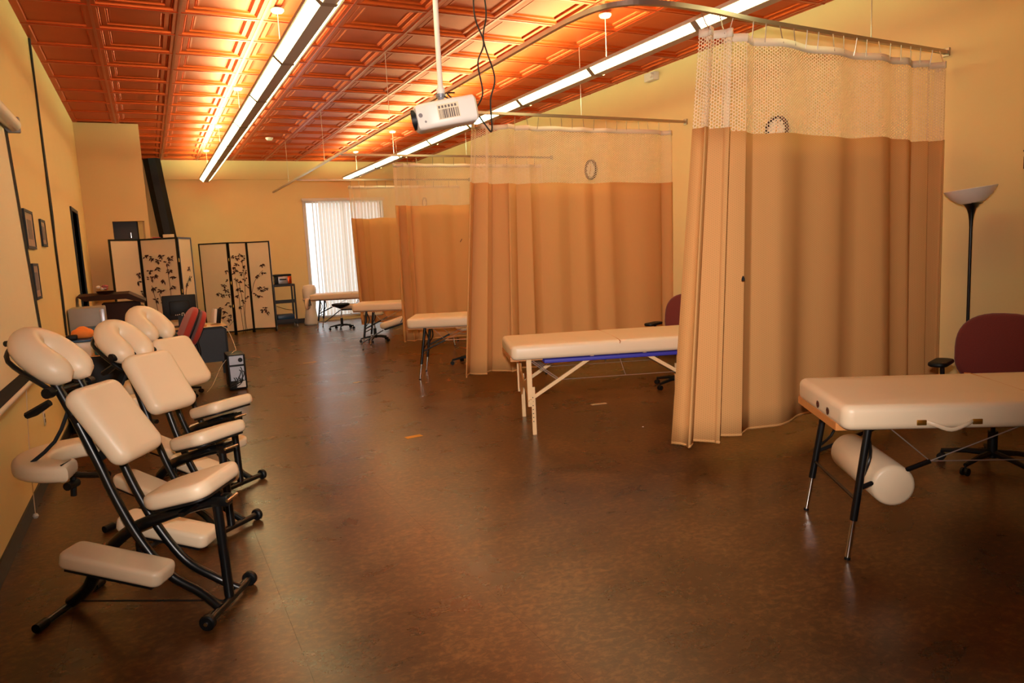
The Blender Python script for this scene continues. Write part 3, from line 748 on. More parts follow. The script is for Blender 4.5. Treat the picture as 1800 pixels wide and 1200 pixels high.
    for s in (-1, 1):
        g.tube([mf @ V(0.16, s*0.03, -0.045), mf @ V(0.08, s*0.13, -0.062), mf @ V(-0.10, s*0.125, -0.062), mf @ V(-0.16, s*0.08, -0.075), V(0.675, s*0.075, 1.12)], 0.011, 8, sm=4)
    g.tube([mf @ V(0.17, -0.06, -0.04), mf @ V(0.17, 0.06, -0.04)], 0.014, 8)
    obj('head_frame', g, m, t)
    g = G(); g.tube([V(0.66, -0.13, 1.08), V(0.66, 0.13, 1.08)], 0.013, 10); hb = obj('head_crossbar', g, m, t)
    for s in (-1, 1):
        g = G(); g.tube([V(0.66, s*0.12, 1.08), V(0.66, s*0.155, 1.08)], 0.024, 12); obj('clamp_knob', g, m_blackp, hb)
    g = G(); g.tube([V(0.69, 0.10, 1.03), V(0.76, 0.11, 0.99), V(0.80, 0.11, 0.975)], [0.016, 0.02, 0.016], 8); obj('tilt_lever', g, m_blackp, hb)
    g = G(); g.tube([V(0.62, 0.075, 1.00), V(0.66, 0.14, 0.86), V(0.76, 0.22, 0.76)], 0.008, 6, sm=3); g.tube([V(0.62, -0.075, 1.00), V(0.66, -0.14, 0.86), V(0.76, -0.22, 0.76)], 0.008, 6, sm=3); obj('armrest_strap', g, m_blackf, t)
    # curved armrest shelf: wraps in front of the chest pad
    g = G(); n = 30; prof = []
    outer, inner = [], []
    for i in range(n+1):
        th = radians(-118+236*i/n)
        outer.append((0.80-0.145+0.255*cos(th)*1.0, 0.285*sin(th)))
        inner.append((0.80-0.165+0.115*cos(th), 0.140*sin(th)))
    out = outer+inner[::-1]
    g.pad(out, 0.075, 0.026, tr(0, 0, 0.715) @ tr(0.78, 0, 0) @ rot('Y', radians(-3)) @ tr(-0.78, 0, 0), steps=3)
    # replace the far-fetched crown ring of a non-convex outline: delete inner rings
    bm = g.bm; bm.verts.ensure_lookup_table(); N_ = len(out); tot = len(bm.verts)
    bmesh.ops.delete(bm, geom=[v for v in list(bm.verts)[tot-2*N_:]], context='VERTS')
    bm.verts.ensure_lookup_table(); vs = list(bm.verts); rings = len(vs)//N_
    for ring in (0, rings-1):
        R_ = vs[ring*N_:(ring+1)*N_]
        for i in range(n):
            a_, b_, c_, d_ = R_[i], R_[i+1], R_[N_-2-i], R_[N_-1-i]
            try: bm.faces.new((a_, b_, c_, d_))
            except ValueError: pass
    for f in [f for f in bm.faces if len(f.verts) > 8]: bm.faces.remove(f)
    obj('armrest', g, m_vinyl, t, ang=60)
    g = G(); g.tube([(0.52, 0.0, 0.66), (0.66, 0, 0.66), (0.74, 0.0, 0.68), (0.82, 0, 0.695)], 0.014, 8, sm=3); g.box(0.76, 0.88, -0.11, 0.11, 0.70, 0.713); obj('armrest_bracket', g, m, t)
    g = G(); g.tube([(0.70, 0, 0.66), (0.71, 0, 0.56)], 0.014, 8); g.tube([(0.70, -0.02, 0.62), (0.70, 0.05, 0.62)], 0.02, 10); obj('armrest_post', g, m_blackp, t)
    # knee and shin pads on both sides
    for s in (-1, 1):
        mk = tr(0.40, s*0.205, 0.275) @ rot('Y', radians(-13))
        g = G(); g.pad(rrect(0.47, 0.165, 0.04, 4), 0.075, 0.022, mk, crown=0.004); kp = obj('knee_pad', g, m_vinyl, t, ang=60)
        g = G(); g.box(-0.20, 0.20, -0.065, 0.065, -0.012, 0.0, mk); obj('pad_board', g, m_blackp, kp, flat=True)
    g = G(); g.tube([(0.42, -0.24, 0.262), (0.42, 0.24, 0.262)], 0.014, 8); g.tube([(0.42, 0, 0.262), (0.42, 0, 0.40)], 0.014, 8); obj('knee_crossbar', g, m, t)
    # transport strap cord between the bars
    g = G(); g.tube([(0.0, 0, 0.03), (0.795, 0, 0.035)], 0.004, 6); obj('safety_cord', g, m_cabl, t)
    return t
massage_chair((0.187, 3.522, 0), radians(149.2), 'cream massage chair nearest the camera, in front of the other two')
massage_chair((0.290, 4.51, 0), radians(130.5), 'middle cream massage chair, its face cushion low against the back pad', head_drop=0.07)
massage_chair((0.437, 5.39, 0), radians(130), 'farthest cream massage chair, half hidden behind the middle one', head_drop=0.04)

# ------------------------------------------------------------------ projection screen on the left wall
t = thing('projection_screen', 'large pull-down projection screen with black border on the left wall', 'projection screen', (XL, 4.6, 0))
Y0, Y1 = -2.45, 2.03
def SX(z): return 0.015+(2.72-z)*0.034
g = G(); g.box(0, 0, 0, 0, 0, 0) if False else None
g.grid([[V(SX(z), Y0, z), V(SX(z), Y1, z)] for z in (2.66, 0.92)]); o = obj('white_surface', g, m_scrn, t, flat=True)
g.bm = None
md = o.modifiers.new('Solidify', 'SOLIDIFY'); md.thickness = 0.003; md.offset = 0
g = G()
def strip(ya, yb, za, zb):
    g.grid([[V(SX(z)+0.004, ya, z), V(SX(z)+0.004, yb, z)] for z in (zb, za)])
    g.grid([[V(SX(z)-0.004, ya, z), V(SX(z)-0.004, yb, z)] for z in (zb, za)])
strip(Y1-0.13, Y1+0.012, 0.92, 2.66); strip(Y0, Y1+0.012, 0.90, 0.985)
obj('black_border', g, m_blackf, t, flat=True)
g = G(); g.tube([(SX(0.88), Y0, 0.885), (SX(0.88), Y1+0.02, 0.885)], 0.018, 10); obj('bottom_batten', g, m_white, t)
g = G(); g.tube([(0.055, Y0-0.1, 2.72), (0.055, Y1+0.06, 2.72)], 0.052, 16); rc = obj('roller_case', g, m_white, t)
g = G(); g.box(0.0, 0.10, Y1+0.055, Y1+0.09, 2.66, 2.78, bev=0.01); obj('end_cap', g, m_grey, rc)
g = G(); g.tube([(0.09, 0.82, 0.875), (0.06, 0.83, 0.45), (0.045, 0.84, 0.06)], 0.003, 6, sm=3); pc = obj('pull_cord', g, m_cabw, t)
g = G(); g.lathe([(0.0, -0.018), (0.012, -0.014), (0.018, 0), (0.012, 0.014), (0.0, 0.018)], (0.045, 0.84, 0.045), 12); obj('cord_ball', g, m_white, pc)
# painted sprig printed on the screen cloth's edge of view
g = G()
for k, (yy, zz, a, l) in enumerate(((0.62, 1.86, -0.5, 0.16), (0.70, 1.80, -0.9, 0.12), (0.58, 1.78, -0.2, 0.12), (0.78, 1.83, 0.2, 0.10))):
    sxx = SX(zz)+0.006
    c_, s_ = cos(a), sin(a)
    pts = [(0, 0), (l*0.5, l*0.14), (l, 0), (l*0.5, -l*0.14)]
    g.bm.faces.new([g.bm.verts.new(V(sxx, yy+p*c_-q*s_, zz+p*s_+q*c_)) for p, q in pts])
obj('leaf_print', g, m_leafg, t, flat=True)

# wall cables
for k, dx in enumerate((0.0, 0.035)):
    pts = [(XL+0.012, 9.0+dx, 3.96), (XL+0.012, 9.02, 3.5), (XL+0.012, 9.0+dx, 2.8), (XL+0.012, 8.97+2.5*dx, 2.2), (XL+0.012, 9.0-dx, 1.8), (XL+0.012, 8.97+dx*1.5, 1.35), (XL+0.012, 8.95, 0.92)]
    g = G(); g.tube(pts, 0.011, 6, sm=5)
    tag(obj('wall_cable', g, m_cabl), ['black cable running down the left wall from the ceiling', 'second black cable twisting beside the first on the left wall'][k], 'cable')
# framed pictures
def picture(y0, y1, z0, z1, lab):
    t = thing('framed_picture', lab, 'picture', (XL, (y0+y1)/2, (z0+z1)/2)); a, b = (y1-y0)/2, (z1-z0)/2
    g = G(); f = 0.022
    g.box(0.001, 0.018, -a, a, b-f, b); g.box(0.001, 0.018, -a, a, -b, -b+f); g.box(0.001, 0.018, -a, -a+f, -b+f, b-f); g.box(0.001, 0.018, a-f, a, -b+f, b-f)
    obj('frame', g, m_blackp, t, flat=True)
    g = G(); g.box(0.002, 0.012, -a+f, a-f, -b+f, b-f); p = obj('print', g, mat('print_wash', (176, 140, 110), 0.3, noise=0.35, scale=9), t, flat=True)
    g = G(); g.box(0.012, 0.014, -a*0.5, a*0.5, -b*0.5, b*0.5); obj('print_motif', g, mat('print_ink', (92, 70, 58), 0.3, noise=0.5, scale=14), p, flat=True)
picture(6.98, 7.46, 1.80, 2.12, 'black framed picture half hidden behind the projection screen edge, upper one')
picture(7.95, 8.28, 1.84, 2.09, 'small black framed picture between the screen and the cables')
picture(7.08, 7.40, 1.38, 1.68, 'black framed picture low beside the projection screen edge')
t = thing('wall_outlet', 'small cream socket plate low on the left wall', 'outlet', (XL, 6.69, 0.46))
g = G(); g.box(0.0005, 0.008, -0.035, 0.035, -0.058, 0.058, bev=0.002); obj('cover_plate', g, m_white, t)
g = G(); g.box(0.008, 0.010, -0.015, 0.015, 0.008, 0.035); g.box(0.008, 0.010, -0.015, 0.015, -0.035, -0.008); obj('socket', g, m_clockr, t, flat=True)

# ------------------------------------------------------------------ clocks, wall box, calligraphy on the right wall
def clock(y, z, r, lab):
    t = thing('wall_clock', lab, 'clock', (XR, y, z), 0, 'round wall clocks')
    mm = rot('Y', -pi/2)
    g = G(); g.lathe([(r*0.80, 0.012), (r*0.83, 0.035), (r*0.95, 0.042), (r, 0.03), (r, 0.001), (r*0.80, 0.001), (r*0.80, 0.012)], (0, 0, 0), 32, mm); obj('rim', g, m_clockr, t)
    g = G(); g.lathe([(0.0, 0.002), (r*0.87, 0.002), (r*0.87, 0.016), (0.0, 0.017)], (0, 0, 0), 32, mm); f = obj('face', g, m_clockf, t)
    g = G()
    for k in range(12):
        a = k*pi/6
        g.box(-0.020, -0.018, -0.006, 0.006, r*0.66, r*0.78, rot('X', a))
    obj('hour_marks', g, m_blackp, f, flat=True)
    g = G(); g.box(-0.024, -0.020, -0.006, 0.006, -0.01, r*0.42, rot('X', radians(-150))); obj('hour_hand', g, m_brass, f, flat=True)
    g = G(); g.box(-0.026, -0.024, -0.004, 0.004, -0.01, r*0.62, rot('X', radians(12))); obj('minute_hand', g, m_brass, f, flat=True)
clock(6.17, 2.79, 0.165, 'round clock half hidden above the nearest curtain')
clock(10.04, 2.80, 0.162, 'round brown rimmed clock in full view above the second curtain')
clock(17.9, 2.86, 0.15, 'small distant clock seen through the netting of the third curtain')
t = thing('emergency_light', 'small white wall box close under the ceiling on the right wall', 'wall box', (XR, 8.38, 3.87))
g = G(); g.box(-0.10, -0.001, -0.11, 0.11, -0.055, 0.055, bev=0.012); obj('case', g, m_white, t)
g = G(); g.lathe([(0.0, 0.03), (0.03, 0.03), (0.036, 0.0), (0.02, -0.02)], (0, 0, 0), 12, tr(-0.12, -0.09, 0.0) @ rot('Y', -pi/2)); obj('lamp_head', g, m_white, t)
t = thing('wall_lettering', 'dark brush style characters at the right edge of the right wall', 'lettering', (XR, 3.50, 2.20))
g = G()
for y0, y1, z0, z1 in ((-0.10, 0.045, -0.14, -0.128), (-0.10, 0.045, -0.052, -0.040), (0.033, 0.045, -0.14, -0.04), (-0.10, -0.088, -0.14, -0.04), (-0.12, 0.05, 0.0, 0.012), (-0.08, 0.02, 0.13, 0.142)):
    g.box(-0.006, -0.0005, y0, y1, z0, z1)
obj('strokes', g, m_clockr, t, flat=True)

# ------------------------------------------------------------------ torchiere floor lamp
t = thing('floor_lamp', 'black torchiere floor lamp with tilted frosted bowl beside the right wall', 'lamp', (6.12, 3.70, 0))
g = G(); g.lathe([(0.0, 0.0), (0.14, 0.0), (0.145, 0.012), (0.13, 0.025), (0.03, 0.035), (0.014, 0.06)], seg=28); obj('base', g, m_black, t)
g = G(); g.lathe([(0.0125, 0.05), (0.0125, 1.60), (0.016, 1.66), (0.022, 1.71), (0.034, 1.755), (0.055, 1.785), (0.085, 1.80), (0.0, 1.80)], seg=20); obj('pole', g, m_black, t)
mb = tr(0, 0, 1.80) @ rot('Y', radians(-5)) @ rot('X', radians(-4))
g = G(); g.lathe([(0.078, 0.0), (0.10, 0.012), (0.15, 0.055), (0.185, 0.105), (0.192, 0.118), (0.187, 0.122), (0.178, 0.110), (0.145, 0.062), (0.095, 0.02), (0.0, 0.012)], (0, 0, 0), 36, mb); obj('bowl', g, m_frost, t)

# ------------------------------------------------------------------ ceiling projector
pa = radians(-18)
t = thing('projector', 'white ceiling projector with a barcode sticker hanging from a pole', 'projector', (1.86, 4.60, 2.51), pa)
PL, PD = 0.20, 0.15
outl = []
for x_, y_ in ((-0.205, -0.06), (-0.19, -0.115), (-0.10, -0.145), (0.05, -0.15), (0.195, -0.135), (0.21, -0.10), (0.21, 0.12), (0.18, 0.15), (-0.12, 0.15), (-0.19, 0.13), (-0.205, 0.09)):
    outl.append((x_, y_))
P2 = [Vector((a, b)) for a, b in outl]
dense = []
for i in range(len(P2)):
    for k in range(3): dense.append(tuple(P2[i].lerp(P2[(i+1) % len(P2)], k/3)))
PT = rot('Y', radians(-9)) @ rot('X', radians(3))
g = G(); g.pad(dense, 0.165, 0.03, PT @ tr(0, 0, -0.078), crown=0.004)
obj('body', g, m_white, t, ang=50)
ml = PT @ tr(-0.203, -0.045, 0.0) @ rot('Z', radians(-12)) @ rot('Y', -pi/2)
g = G(); g.lathe([(0.060, -0.02), (0.064, 0.004), (0.066, 0.012), (0.060, 0.014), (0.056, 0.004), (0.035, 0.0), (0.0, 0.0)], (0, 0, 0), 28, ml); lo = obj('lens_barrel', g, m_blackp, t)
g = G(); g.lathe([(0.028, 0.001), (0.020, 0.008), (0.0, 0.011)], (0, 0, 0), 24, ml); obj('lens', g, mat('lens_glass', (20, 22, 30), 0.05, noise=0.02, coat=1.0), lo)
for a_, r_ in (((-0.165, 0.012), 0.013), ((-0.14, -0.032), 0.007)):
    g = G(); g.tube([PT @ V(a_[0], -0.115, a_[1]), PT @ V(a_[0]-0.003, -0.142, a_[1])], r_, 12); obj('sensor_window', g, m_clockr, t)
g = G(); g.box(-0.055, 0.085, -0.1535, -0.1475, -0.038, 0.055, PT); lb = obj('sticker', g, m_paper, t, flat=True)
g = G()
xx = -0.048; rb_ = random.Random(2)
while xx < 0.078:
    w_ = rb_.choice((0.003, 0.005, 0.009)); g.box(xx, xx+w_, -0.1550, -0.1535, -0.034, 0.022, PT); xx += w_+rb_.choice((0.003, 0.005))
for q in range(6): g.box(-0.048+q*0.021, -0.035+q*0.021, -0.1550, -0.1535, 0.030, 0.046, PT)
obj('barcode', g, m_label, lb, flat=True)
g = G(); g.lathe([(0.045, 0.084), (0.045, 0.092), (0.024, 0.097), (0.022, 0.118), (0.034, 0.12), (0.034, 0.135), (0.0, 0.135)], (-0.02, 0, 0), 20); mt_ = obj('mount', g, m_silver, t)
g = G(); g.lathe([(0.022, 0.135), (0.028, 0.15), (0.028, 0.17), (0.0175, 0.185), (0.0175, H-2.51-0.03), (0.05, H-2.51-0.03), (0.055, H-2.51-0.002), (0.0, H-2.51-0.002)], (-0.02, 0, 0), 20); obj('ceiling_pole', g, m_white, t)
g = G(); g.tube([(0.0, 0.0, 0.12), (0.05, -0.03, 0.10), (0.02, -0.05, 0.13), (0.07, -0.02, 0.14)], 0.005, 6, sm=4); obj('wire_tangle', g, m_cabl, mt_)
for k, pts in enumerate(([(2.065, 4.56, 2.55), (2.13, 4.57, 2.66), (2.12, 4.60, 2.86), (2.17, 4.60, 3.00), (2.12, 4.62, 3.2), (2.15, 4.62, 3.6), (2.15, 4.62, H)],
                         [(2.068, 4.55, 2.53), (2.14, 4.57, 2.45), (2.19, 4.58, 2.42), (2.20, 4.60, 2.62), (2.24, 4.60, 2.78), (2.18, 4.62, 3.02), (2.21, 4.62, 3.2), (2.185, 4.62, 3.5), (2.19, 4.62, H)])):
    g = G(); g.tube(pts, 0.0055, 6, sm=6)
    tag(obj('projector_cable', g, m_cabl), ['straighter black cable from the ceiling to the projector', 'wavier black cable that loops below the projector end'][k], 'cable')

# ------------------------------------------------------------------ folding shoji screens
def bamboo(par, stems, w, h, seed, clusters):
    rnd = random.Random(seed); g = G()
    for st in stems:
        g.tube([(x, -0.012, z) for x, z in st], 0, 4, sm=5, flat=(0.004, 0.004))
    for cx, cz in clusters:
        for q in range(rnd.randint(6, 8)):
            a = rnd.uniform(pi*0.9, pi*2.1); l = rnd.uniform(0.05, 0.085); wd = 0.013
            dx, dz = cos(a), sin(a)
            x0, z0 = cx+rnd.uniform(-0.02, 0.02), cz+rnd.uniform(-0.02, 0.02)
            ps = [(x0, z0), (x0+dx*l*0.5-dz*wd, z0+dz*l*0.5+dx*wd), (x0+dx*l, z0+dz*l), (x0+dx*l*0.5+dz*wd, z0+dz*l*0.5-dx*wd)]
            if any(abs(p[0]) > w/2-0.02 for p in ps): continue
            g.bm.faces.new([g.bm.verts.new(V(p[0], -0.012, p[1])) for p in ps])
    return obj('bamboo_painting', g, m_ink, par, flat=True)
def folding_screen(pts, h, label, arts, seed):
    t = thing('folding_screen', label, 'folding screen', (pts[0][0], pts[0][1], 0), 0, 'three panel folding screens')
    o0 = V(pts[0][0], pts[0][1], 0)
    for k in range(len(pts)-1):
        a, b = V(*pts[k], 0)-o0, V(*pts[k+1], 0)-o0
        d = b-a; w = d.length-0.006; c = (a+b)/2
        fr = G(); f = 0.028
        fr.box(-w/2, -w/2+f, -0.011, 0.011, 0, h); fr.box(w/2-f, w/2, -0.011, 0.011, 0, h)
        fr.box(-w/2+f, w/2-f, -0.011, 0.011, h-f, h); fr.box(-w/2+f, w/2-f, -0.011, 0.011, 0.06, 0.06+f)
        p = obj('panel_frame', fr, m_black, t, flat=True); p.location = c; p.rotation_euler = (0, 0, atan2(d.y, d.x))
        g = G(); g.box(-w/2+f, w/2-f, -0.003, 0.003, 0.06+f, h-f)
        obj('paper', g, m_paper, p, flat=True)
        st, cl = arts[k]
        if st or cl: bamboo(p, [[(x*w, z*h) for x, z in s] for s in st], w, h, seed+k, [(x*w, z*h) for x, z in cl])
        if k < len(pts)-2:
            g = G()
            for z in (0.3*h, 0.55*h, 0.8*h): g.tube([(w/2, 0, z), (w/2, 0, z+0.06)], 0.007, 6)
            obj('hinge', g, m_brass, p)
    return t
artL = ([], [(0.30, 0.66), (0.38, 0.72), (0.42, 0.58), (0.25, 0.50), (0.36, 0.46)])
artM = ([[(-0.10, 0.0), (-0.14, 0.2), (-0.2, 0.45), (-0.28, 0.62)], [(0.10, 0.02), (0.06, 0.2), (0.20, 0.5), (0.18, 0.78)], [(0.0, 0.0), (0.02, 0.3), (-0.1, 0.55)]],
        [(-0.36, 0.86), (-0.2, 0.84), (-0.05, 0.82), (0.05, 0.86), (-0.28, 0.74), (0.18, 0.80), (0.28, 0.84), (0.22, 0.74), (-0.1, 0.76), (0.3, 0.68), (-0.3, 0.68), (-0.16, 0.7), (0.05, 0.66), (0.25, 0.6), (-0.25, 0.60), (-0.05, 0.58), (-0.2, 0.5), (0.32, 0.52), (0.0, 0.48), (-0.3, 0.42), (0.25, 0.40), (0.05, 0.36), (-0.15, 0.3)])
artR = ([[(-0.48, 0.40), (-0.3, 0.55), (-0.05, 0.64), (0.12, 0.68)]], [(0.1, 0.74), (0.14, 0.66), (-0.2, 0.62), (-0.1, 0.5), (0.05, 0.46), (0.2, 0.49), (-0.25, 0.42), (-0.1, 0.4), (0.05, 0.26), (0.16, 0.22), (-0.02, 0.24)])
folding_screen([(-0.535, 13.35), (-0.10, 13.72), (0.47, 13.30), (0.70, 13.80)], 2.06, 'bamboo painted folding screen behind the lectern, in front of the black slanting duct', [artL, artM, artR], 11)
artL2 = ([[(0.3, 0.1), (0.48, 0.16)]], [(0.40, 0.70), (0.42, 0.6), (0.25, 0.54), (0.33, 0.49), (0.05, 0.46), (0.18, 0.44), (0.38, 0.44), (0.30, 0.35), (0.42, 0.32), (0.10, 0.30), (0.2, 0.26), (0.4, 0.22), (0.12, 0.2), (0.32, 0.17)])
folding_screen([(1.02, 17.30), (1.64, 16.98), (2.02, 17.22), (2.50, 17.05)][0:1]+[(1.585, 16.92), (2.00, 17.22), (2.47, 16.98)], 2.03, 'bamboo painted folding screen against the back wall beside the equipment cart', [artL2, artM, artR], 31)

# slanting black duct near the back wall
dg = G(); dg.tube([(0.30, 18.28, 3.96), (0.315, 18.28, 3.80), (0.345, 18.28, 3.45), (0.405, 18.28, 2.85), (0.47, 18.28, 2.2), (0.53, 18.28, 1.6)], 0, 8, sm=4, flat=(0.19, 0.17))
tag(obj('black_duct', dg, m_blackp), 'wide black duct slanting down from the ceiling in the back left corner', 'duct')
# cupboard and boxes seen through the hatch
t = thing('storage_cabinet', 'dark cabinet glimpsed through the hatch above the folding screen', 'cabinet', (-0.33, 14.45, 0))
g = G(); g.box(-0.28, 0.24, -0.2, 0.2, 0, 2.62, bev=0.01); obj('carcass', g, m_dkint, t)
g = G(); g.box(-0.26, 0.22, -0.215, -0.2, 0.08, 2.58); d_ = obj('door', g, m_dkint, t, flat=True)
g = G(); g.tube([(0.12, -0.235, 2.10), (0.12, -0.235, 2.19)], 0.008, 8); obj('handle', g, m_chrome, d_)
for k, (x_, y_, z_, w_, h_, lab, m_) in enumerate(((0.46, 17.6, 2.081, 0.11, 0.14, 'pale carton on top of the rack behind the left folding screen', m_paper), (0.22, 17.6, 2.081, 0.08, 0.10, 'small red and white packet beside the carton on the rack', m_flower))):
    g = G(); g.box(-w_, w_, -0.12, 0.12, 0, h_*1.3, bev=0.004); o = obj('carton', g, m_, None); tag(o, lab, 'box', loc=(x_, y_-0.0, z_))
t = thing('storage_rack', 'tall plain rack standing behind the left folding screen', 'rack', (0.33, 17.6, 0))
g = G()
for z in (0.3, 0.9, 1.5, 2.05): g.box(-0.3, 0.3, -0.17, 0.17, z, z+0.03)
obj('shelf', g, m_desk, t, flat=True)
for sx_ in (-1, 1):
    for sy_ in (-1, 1):
        g = G(); g.box(sx_*0.29-0.015, sx_*0.29+0.015, sy_*0.16-0.015, sy_*0.16+0.015, 0, 2.05); obj('post', g, m_desk, t, flat=True)

# ------------------------------------------------------------------ equipment cart at the back wall
t = thing('equipment_cart', 'dark metal two shelf cart against the back wall', 'cart', (2.79, 17.75, 0))
for z in (0.14, 0.60, 0.99):
    g = G(); g.box(-0.25, 0.25, -0.2, 0.2, z, z+0.03); g.box(-0.25, 0.25, -0.205, -0.19, z-0.02, z+0.06 if z < 0.9 else z+0.03); obj('shelf', g, m_cart, t, flat=True)
for sx_ in (-1, 1):
    for sy_ in (-1, 1):
        g = G(); g.box(sx_*0.235-0.018, sx_*0.235+0.018, sy_*0.185-0.018, sy_*0.185+0.018, 0.07, 1.0); obj('post', g, m_cart, t, flat=True)
        g = G(); g.tube([(sx_*0.235-0.012, sy_*0.185, 0.035), (sx_*0.235+0.012, sy_*0.185, 0.035)], 0.035, 14); obj('caster', g, m_grey, t)
g = G(); g.tube([(-0.2, -0.15, 0.52), (0, -0.2, 0.44), (0.2, -0.15, 0.40)], 0.006, 6, sm=3); tag(obj('cart_cord', g, m_cabl), 'thin dark cord sagging across the middle of the cart', 'cable', loc=(2.79, 17.75, 0))
g = G(); g.box(-0.2, 0.2, -0.15, 0.15, 0, 0.14, bev=0.03); tag(obj('blue_tote', g, m_bluepl), 'blue bundle on the bottom shelf of the cart', 'tote', loc=(2.79, 17.75, 0.171))
t = thing('stereo', 'silver and black stereo on top of the cart', 'stereo', (2.79, 17.72, 1.021))
g = G(); g.box(-0.19, 0.19, -0.12, 0.12, 0, 0.19, bev=0.02); obj('body', g, m_silver, t)
g = G(); g.box(-0.20, 0.20, -0.13, 0.13, 0.19, 0.235, bev=0.015); obj('lid', g, m_blackp, t)
for s in (-1, 1):
    g = G(); g.box(s*0.15-0.045, s*0.15+0.045, -0.135, -0.118, 0.01, 0.185, bev=0.006); obj('speaker_grille', g, m_blackp if s < 0 else m_copbar, t)
g = G(); g.box(-0.08, 0.08, -0.124, -0.12, 0.10, 0.13); obj('display', g, m_blackp, t, flat=True)
# white floor fan / bagged unit
t = thing('bagged_column', 'tall pale bagged appliance standing left of the window', 'appliance', (3.40, 17.75, 0))
g = G(); g.lathe([(0.0, 0), (0.15, 0.0), (0.17, 0.05), (0.14, 0.22), (0.12, 0.4), (0.15, 0.62), (0.16, 0.85), (0.13, 0.95), (0.0, 0.97)], seg=20)
for v in g.bm.verts: v.co.x *= 1+0.06*sin(9*v.co.z+4*v.co.y*10)
obj('cover', g, m_bag, t, ang=80)
g = G(); g.lathe([(0.165, 0.60), (0.172, 0.61), (0.172, 0.63), (0.165, 0.64)], seg=20); obj('tie', g, m_white, t)

# ------------------------------------------------------------------ desks on the left
def desk(loc, w, d, h, label, topm, panelm, rz=0):
    t = thing('desk', label, 'desk', loc, rz)
    g = G(); g.box(-w/2, w/2, -d/2, d/2, h-0.03, h, bev=0.004); obj('desktop', g, topm, t)
    g = G(); g.box(-w/2, w/2, -d/2-0.004, -d/2, h-0.032, h+0.001); obj('edge_strip', g, m_blackp, t, flat=True)
    return t
t = desk((-0.50, 8.72, 0), 0.66, 1.12, 0.75, 'wood topped black desk holding the plastic bins', m_desk, m_blackp)
for s in (-1, 1):
    g = G(); g.box(s*0.30-0.02, s*0.30+0.02, -0.52, 0.52, 0, 0.72); obj('side_panel', g, m_blackp, t, flat=True)
g = G(); g.box(-0.28, 0.28, -0.50, -0.47, 0.12, 0.72); obj('drawer_front', g, m_blackp, t, flat=True)
t = desk((0.44, 10.92, 0), 0.88, 0.80, 0.75, 'computer desk with dark modesty panel and pale top', m_desk, m_navy)
g = G(); g.box(-0.02, 0.40, -0.39, -0.36, 0.27, 0.72); obj('modesty_panel', g, m_navy, t, flat=True)
for sx_, sy_ in ((-0.41, -0.36), (-0.41, 0.36), (0.41, 0.36), (0.41, -0.34)):
    g = G(); g.box(sx_-0.02, sx_+0.02, sy_-0.02, sy_+0.02, 0, 0.72); obj('leg', g, m_blackp, t, flat=True)
g = G(); g.box(-0.38, -0.08, -0.34, 0.3, 0.50, 0.53); obj('keyboard_tray', g, m_blackp, t, flat=True)
# monitor (back towards the camera)
t = thing('monitor', 'black computer monitor seen from behind on the desk', 'monitor', (0.33, 11.0, 0.751))
g = G(); g.box(-0.215, 0.215, -0.03, 0.02, 0.10, 0.44, bev=0.012); obj('case', g, m_blackp, t)
g = G(); g.box(-0.13, 0.13, -0.06, -0.03, 0.16, 0.36, bev=0.012); obj('rear_hump', g, m_blackp, t)
g = G(); g.box(-0.19, 0.19, 0.02, 0.022, 0.12, 0.42); obj('display', g, m_navy, t, flat=True)
g = G(); g.box(-0.035, 0.035, -0.05, -0.02, 0.01, 0.2); g.box(-0.12, 0.12, -0.09, 0.09, 0, 0.012, bev=0.004); obj('stand', g, m_blackp, t)
g = G()
for q, (a, b) in enumerate(((-0.06, 0.17), (-0.035, 0.17), (-0.01, 0.175))): g.box(a-0.007, a+0.007, -0.064, -0.06, b-0.004, b+0.004)
g.tube([(0.02, -0.07, 0.155), (0.02, -0.07, 0.19), (0.045, -0.07, 0.19), (0.045, -0.07, 0.155)], 0.004, 6, sm=2)
obj('port', g, m_white, t, flat=True)
# phone / book standing on desk end
t = thing('desk_phone', 'black and white handset standing on the right end of the desk', 'phone', (0.775, 11.0, 0.762), radians(20))
g = G(); g.box(-0.055, -0.02, -0.06, 0.06, 0, 0.20, rot('Y', radians(10)), bev=0.004); obj('white_cover', g, m_white, t)
g = G(); g.box(-0.018, 0.045, -0.06, 0.06, 0, 0.205, rot('Y', radians(10)) @ tr(0, 0, 0), bev=0.006); obj('black_body', g, m_blackp, t)
g = G(); g.box(-0.035, 0.035, -0.03, 0.03, 0, 0.03, bev=0.006); tag(obj('mouse_box', g, m_ply), 'small wooden box on the desk left of the phone', 'box', loc=(0.60, 10.72, 0.751))
# computer tower: back side with cables
t = thing('computer_tower', 'black computer tower standing on the floor with its silver cabled back showing', 'computer', (0.872, 9.62, 0))
g = G(); g.box(-0.105, 0.105, 0, 0.44, 0.012, 0.45, bev=0.006); obj('case', g, m_blackp, t)
g = G(); g.box(-0.085, 0.080, -0.004, 0.001, 0.325, 0.435); obj('power_supply', g, m_silver, t, flat=True)
g = G(); g.lathe([(0.0, 0), (0.028, 0), (0.028, 0.004), (0.0, 0.004)], (0, 0, 0), 20, tr(0.045, -0.004, 0.38) @ rot('X', pi/2)); obj('fan', g, m_blackp, t)
g = G(); g.box(-0.085, 0.080, -0.004, 0.001, 0.12, 0.30); obj('port_plate', g, m_silver, t, flat=True)
g = G(); g.box(-0.02, 0.085, -0.004, 0.001, 0.03, 0.11); obj('slot_covers', g, m_white, t, flat=True)
g = G()
rc_ = random.Random(5)
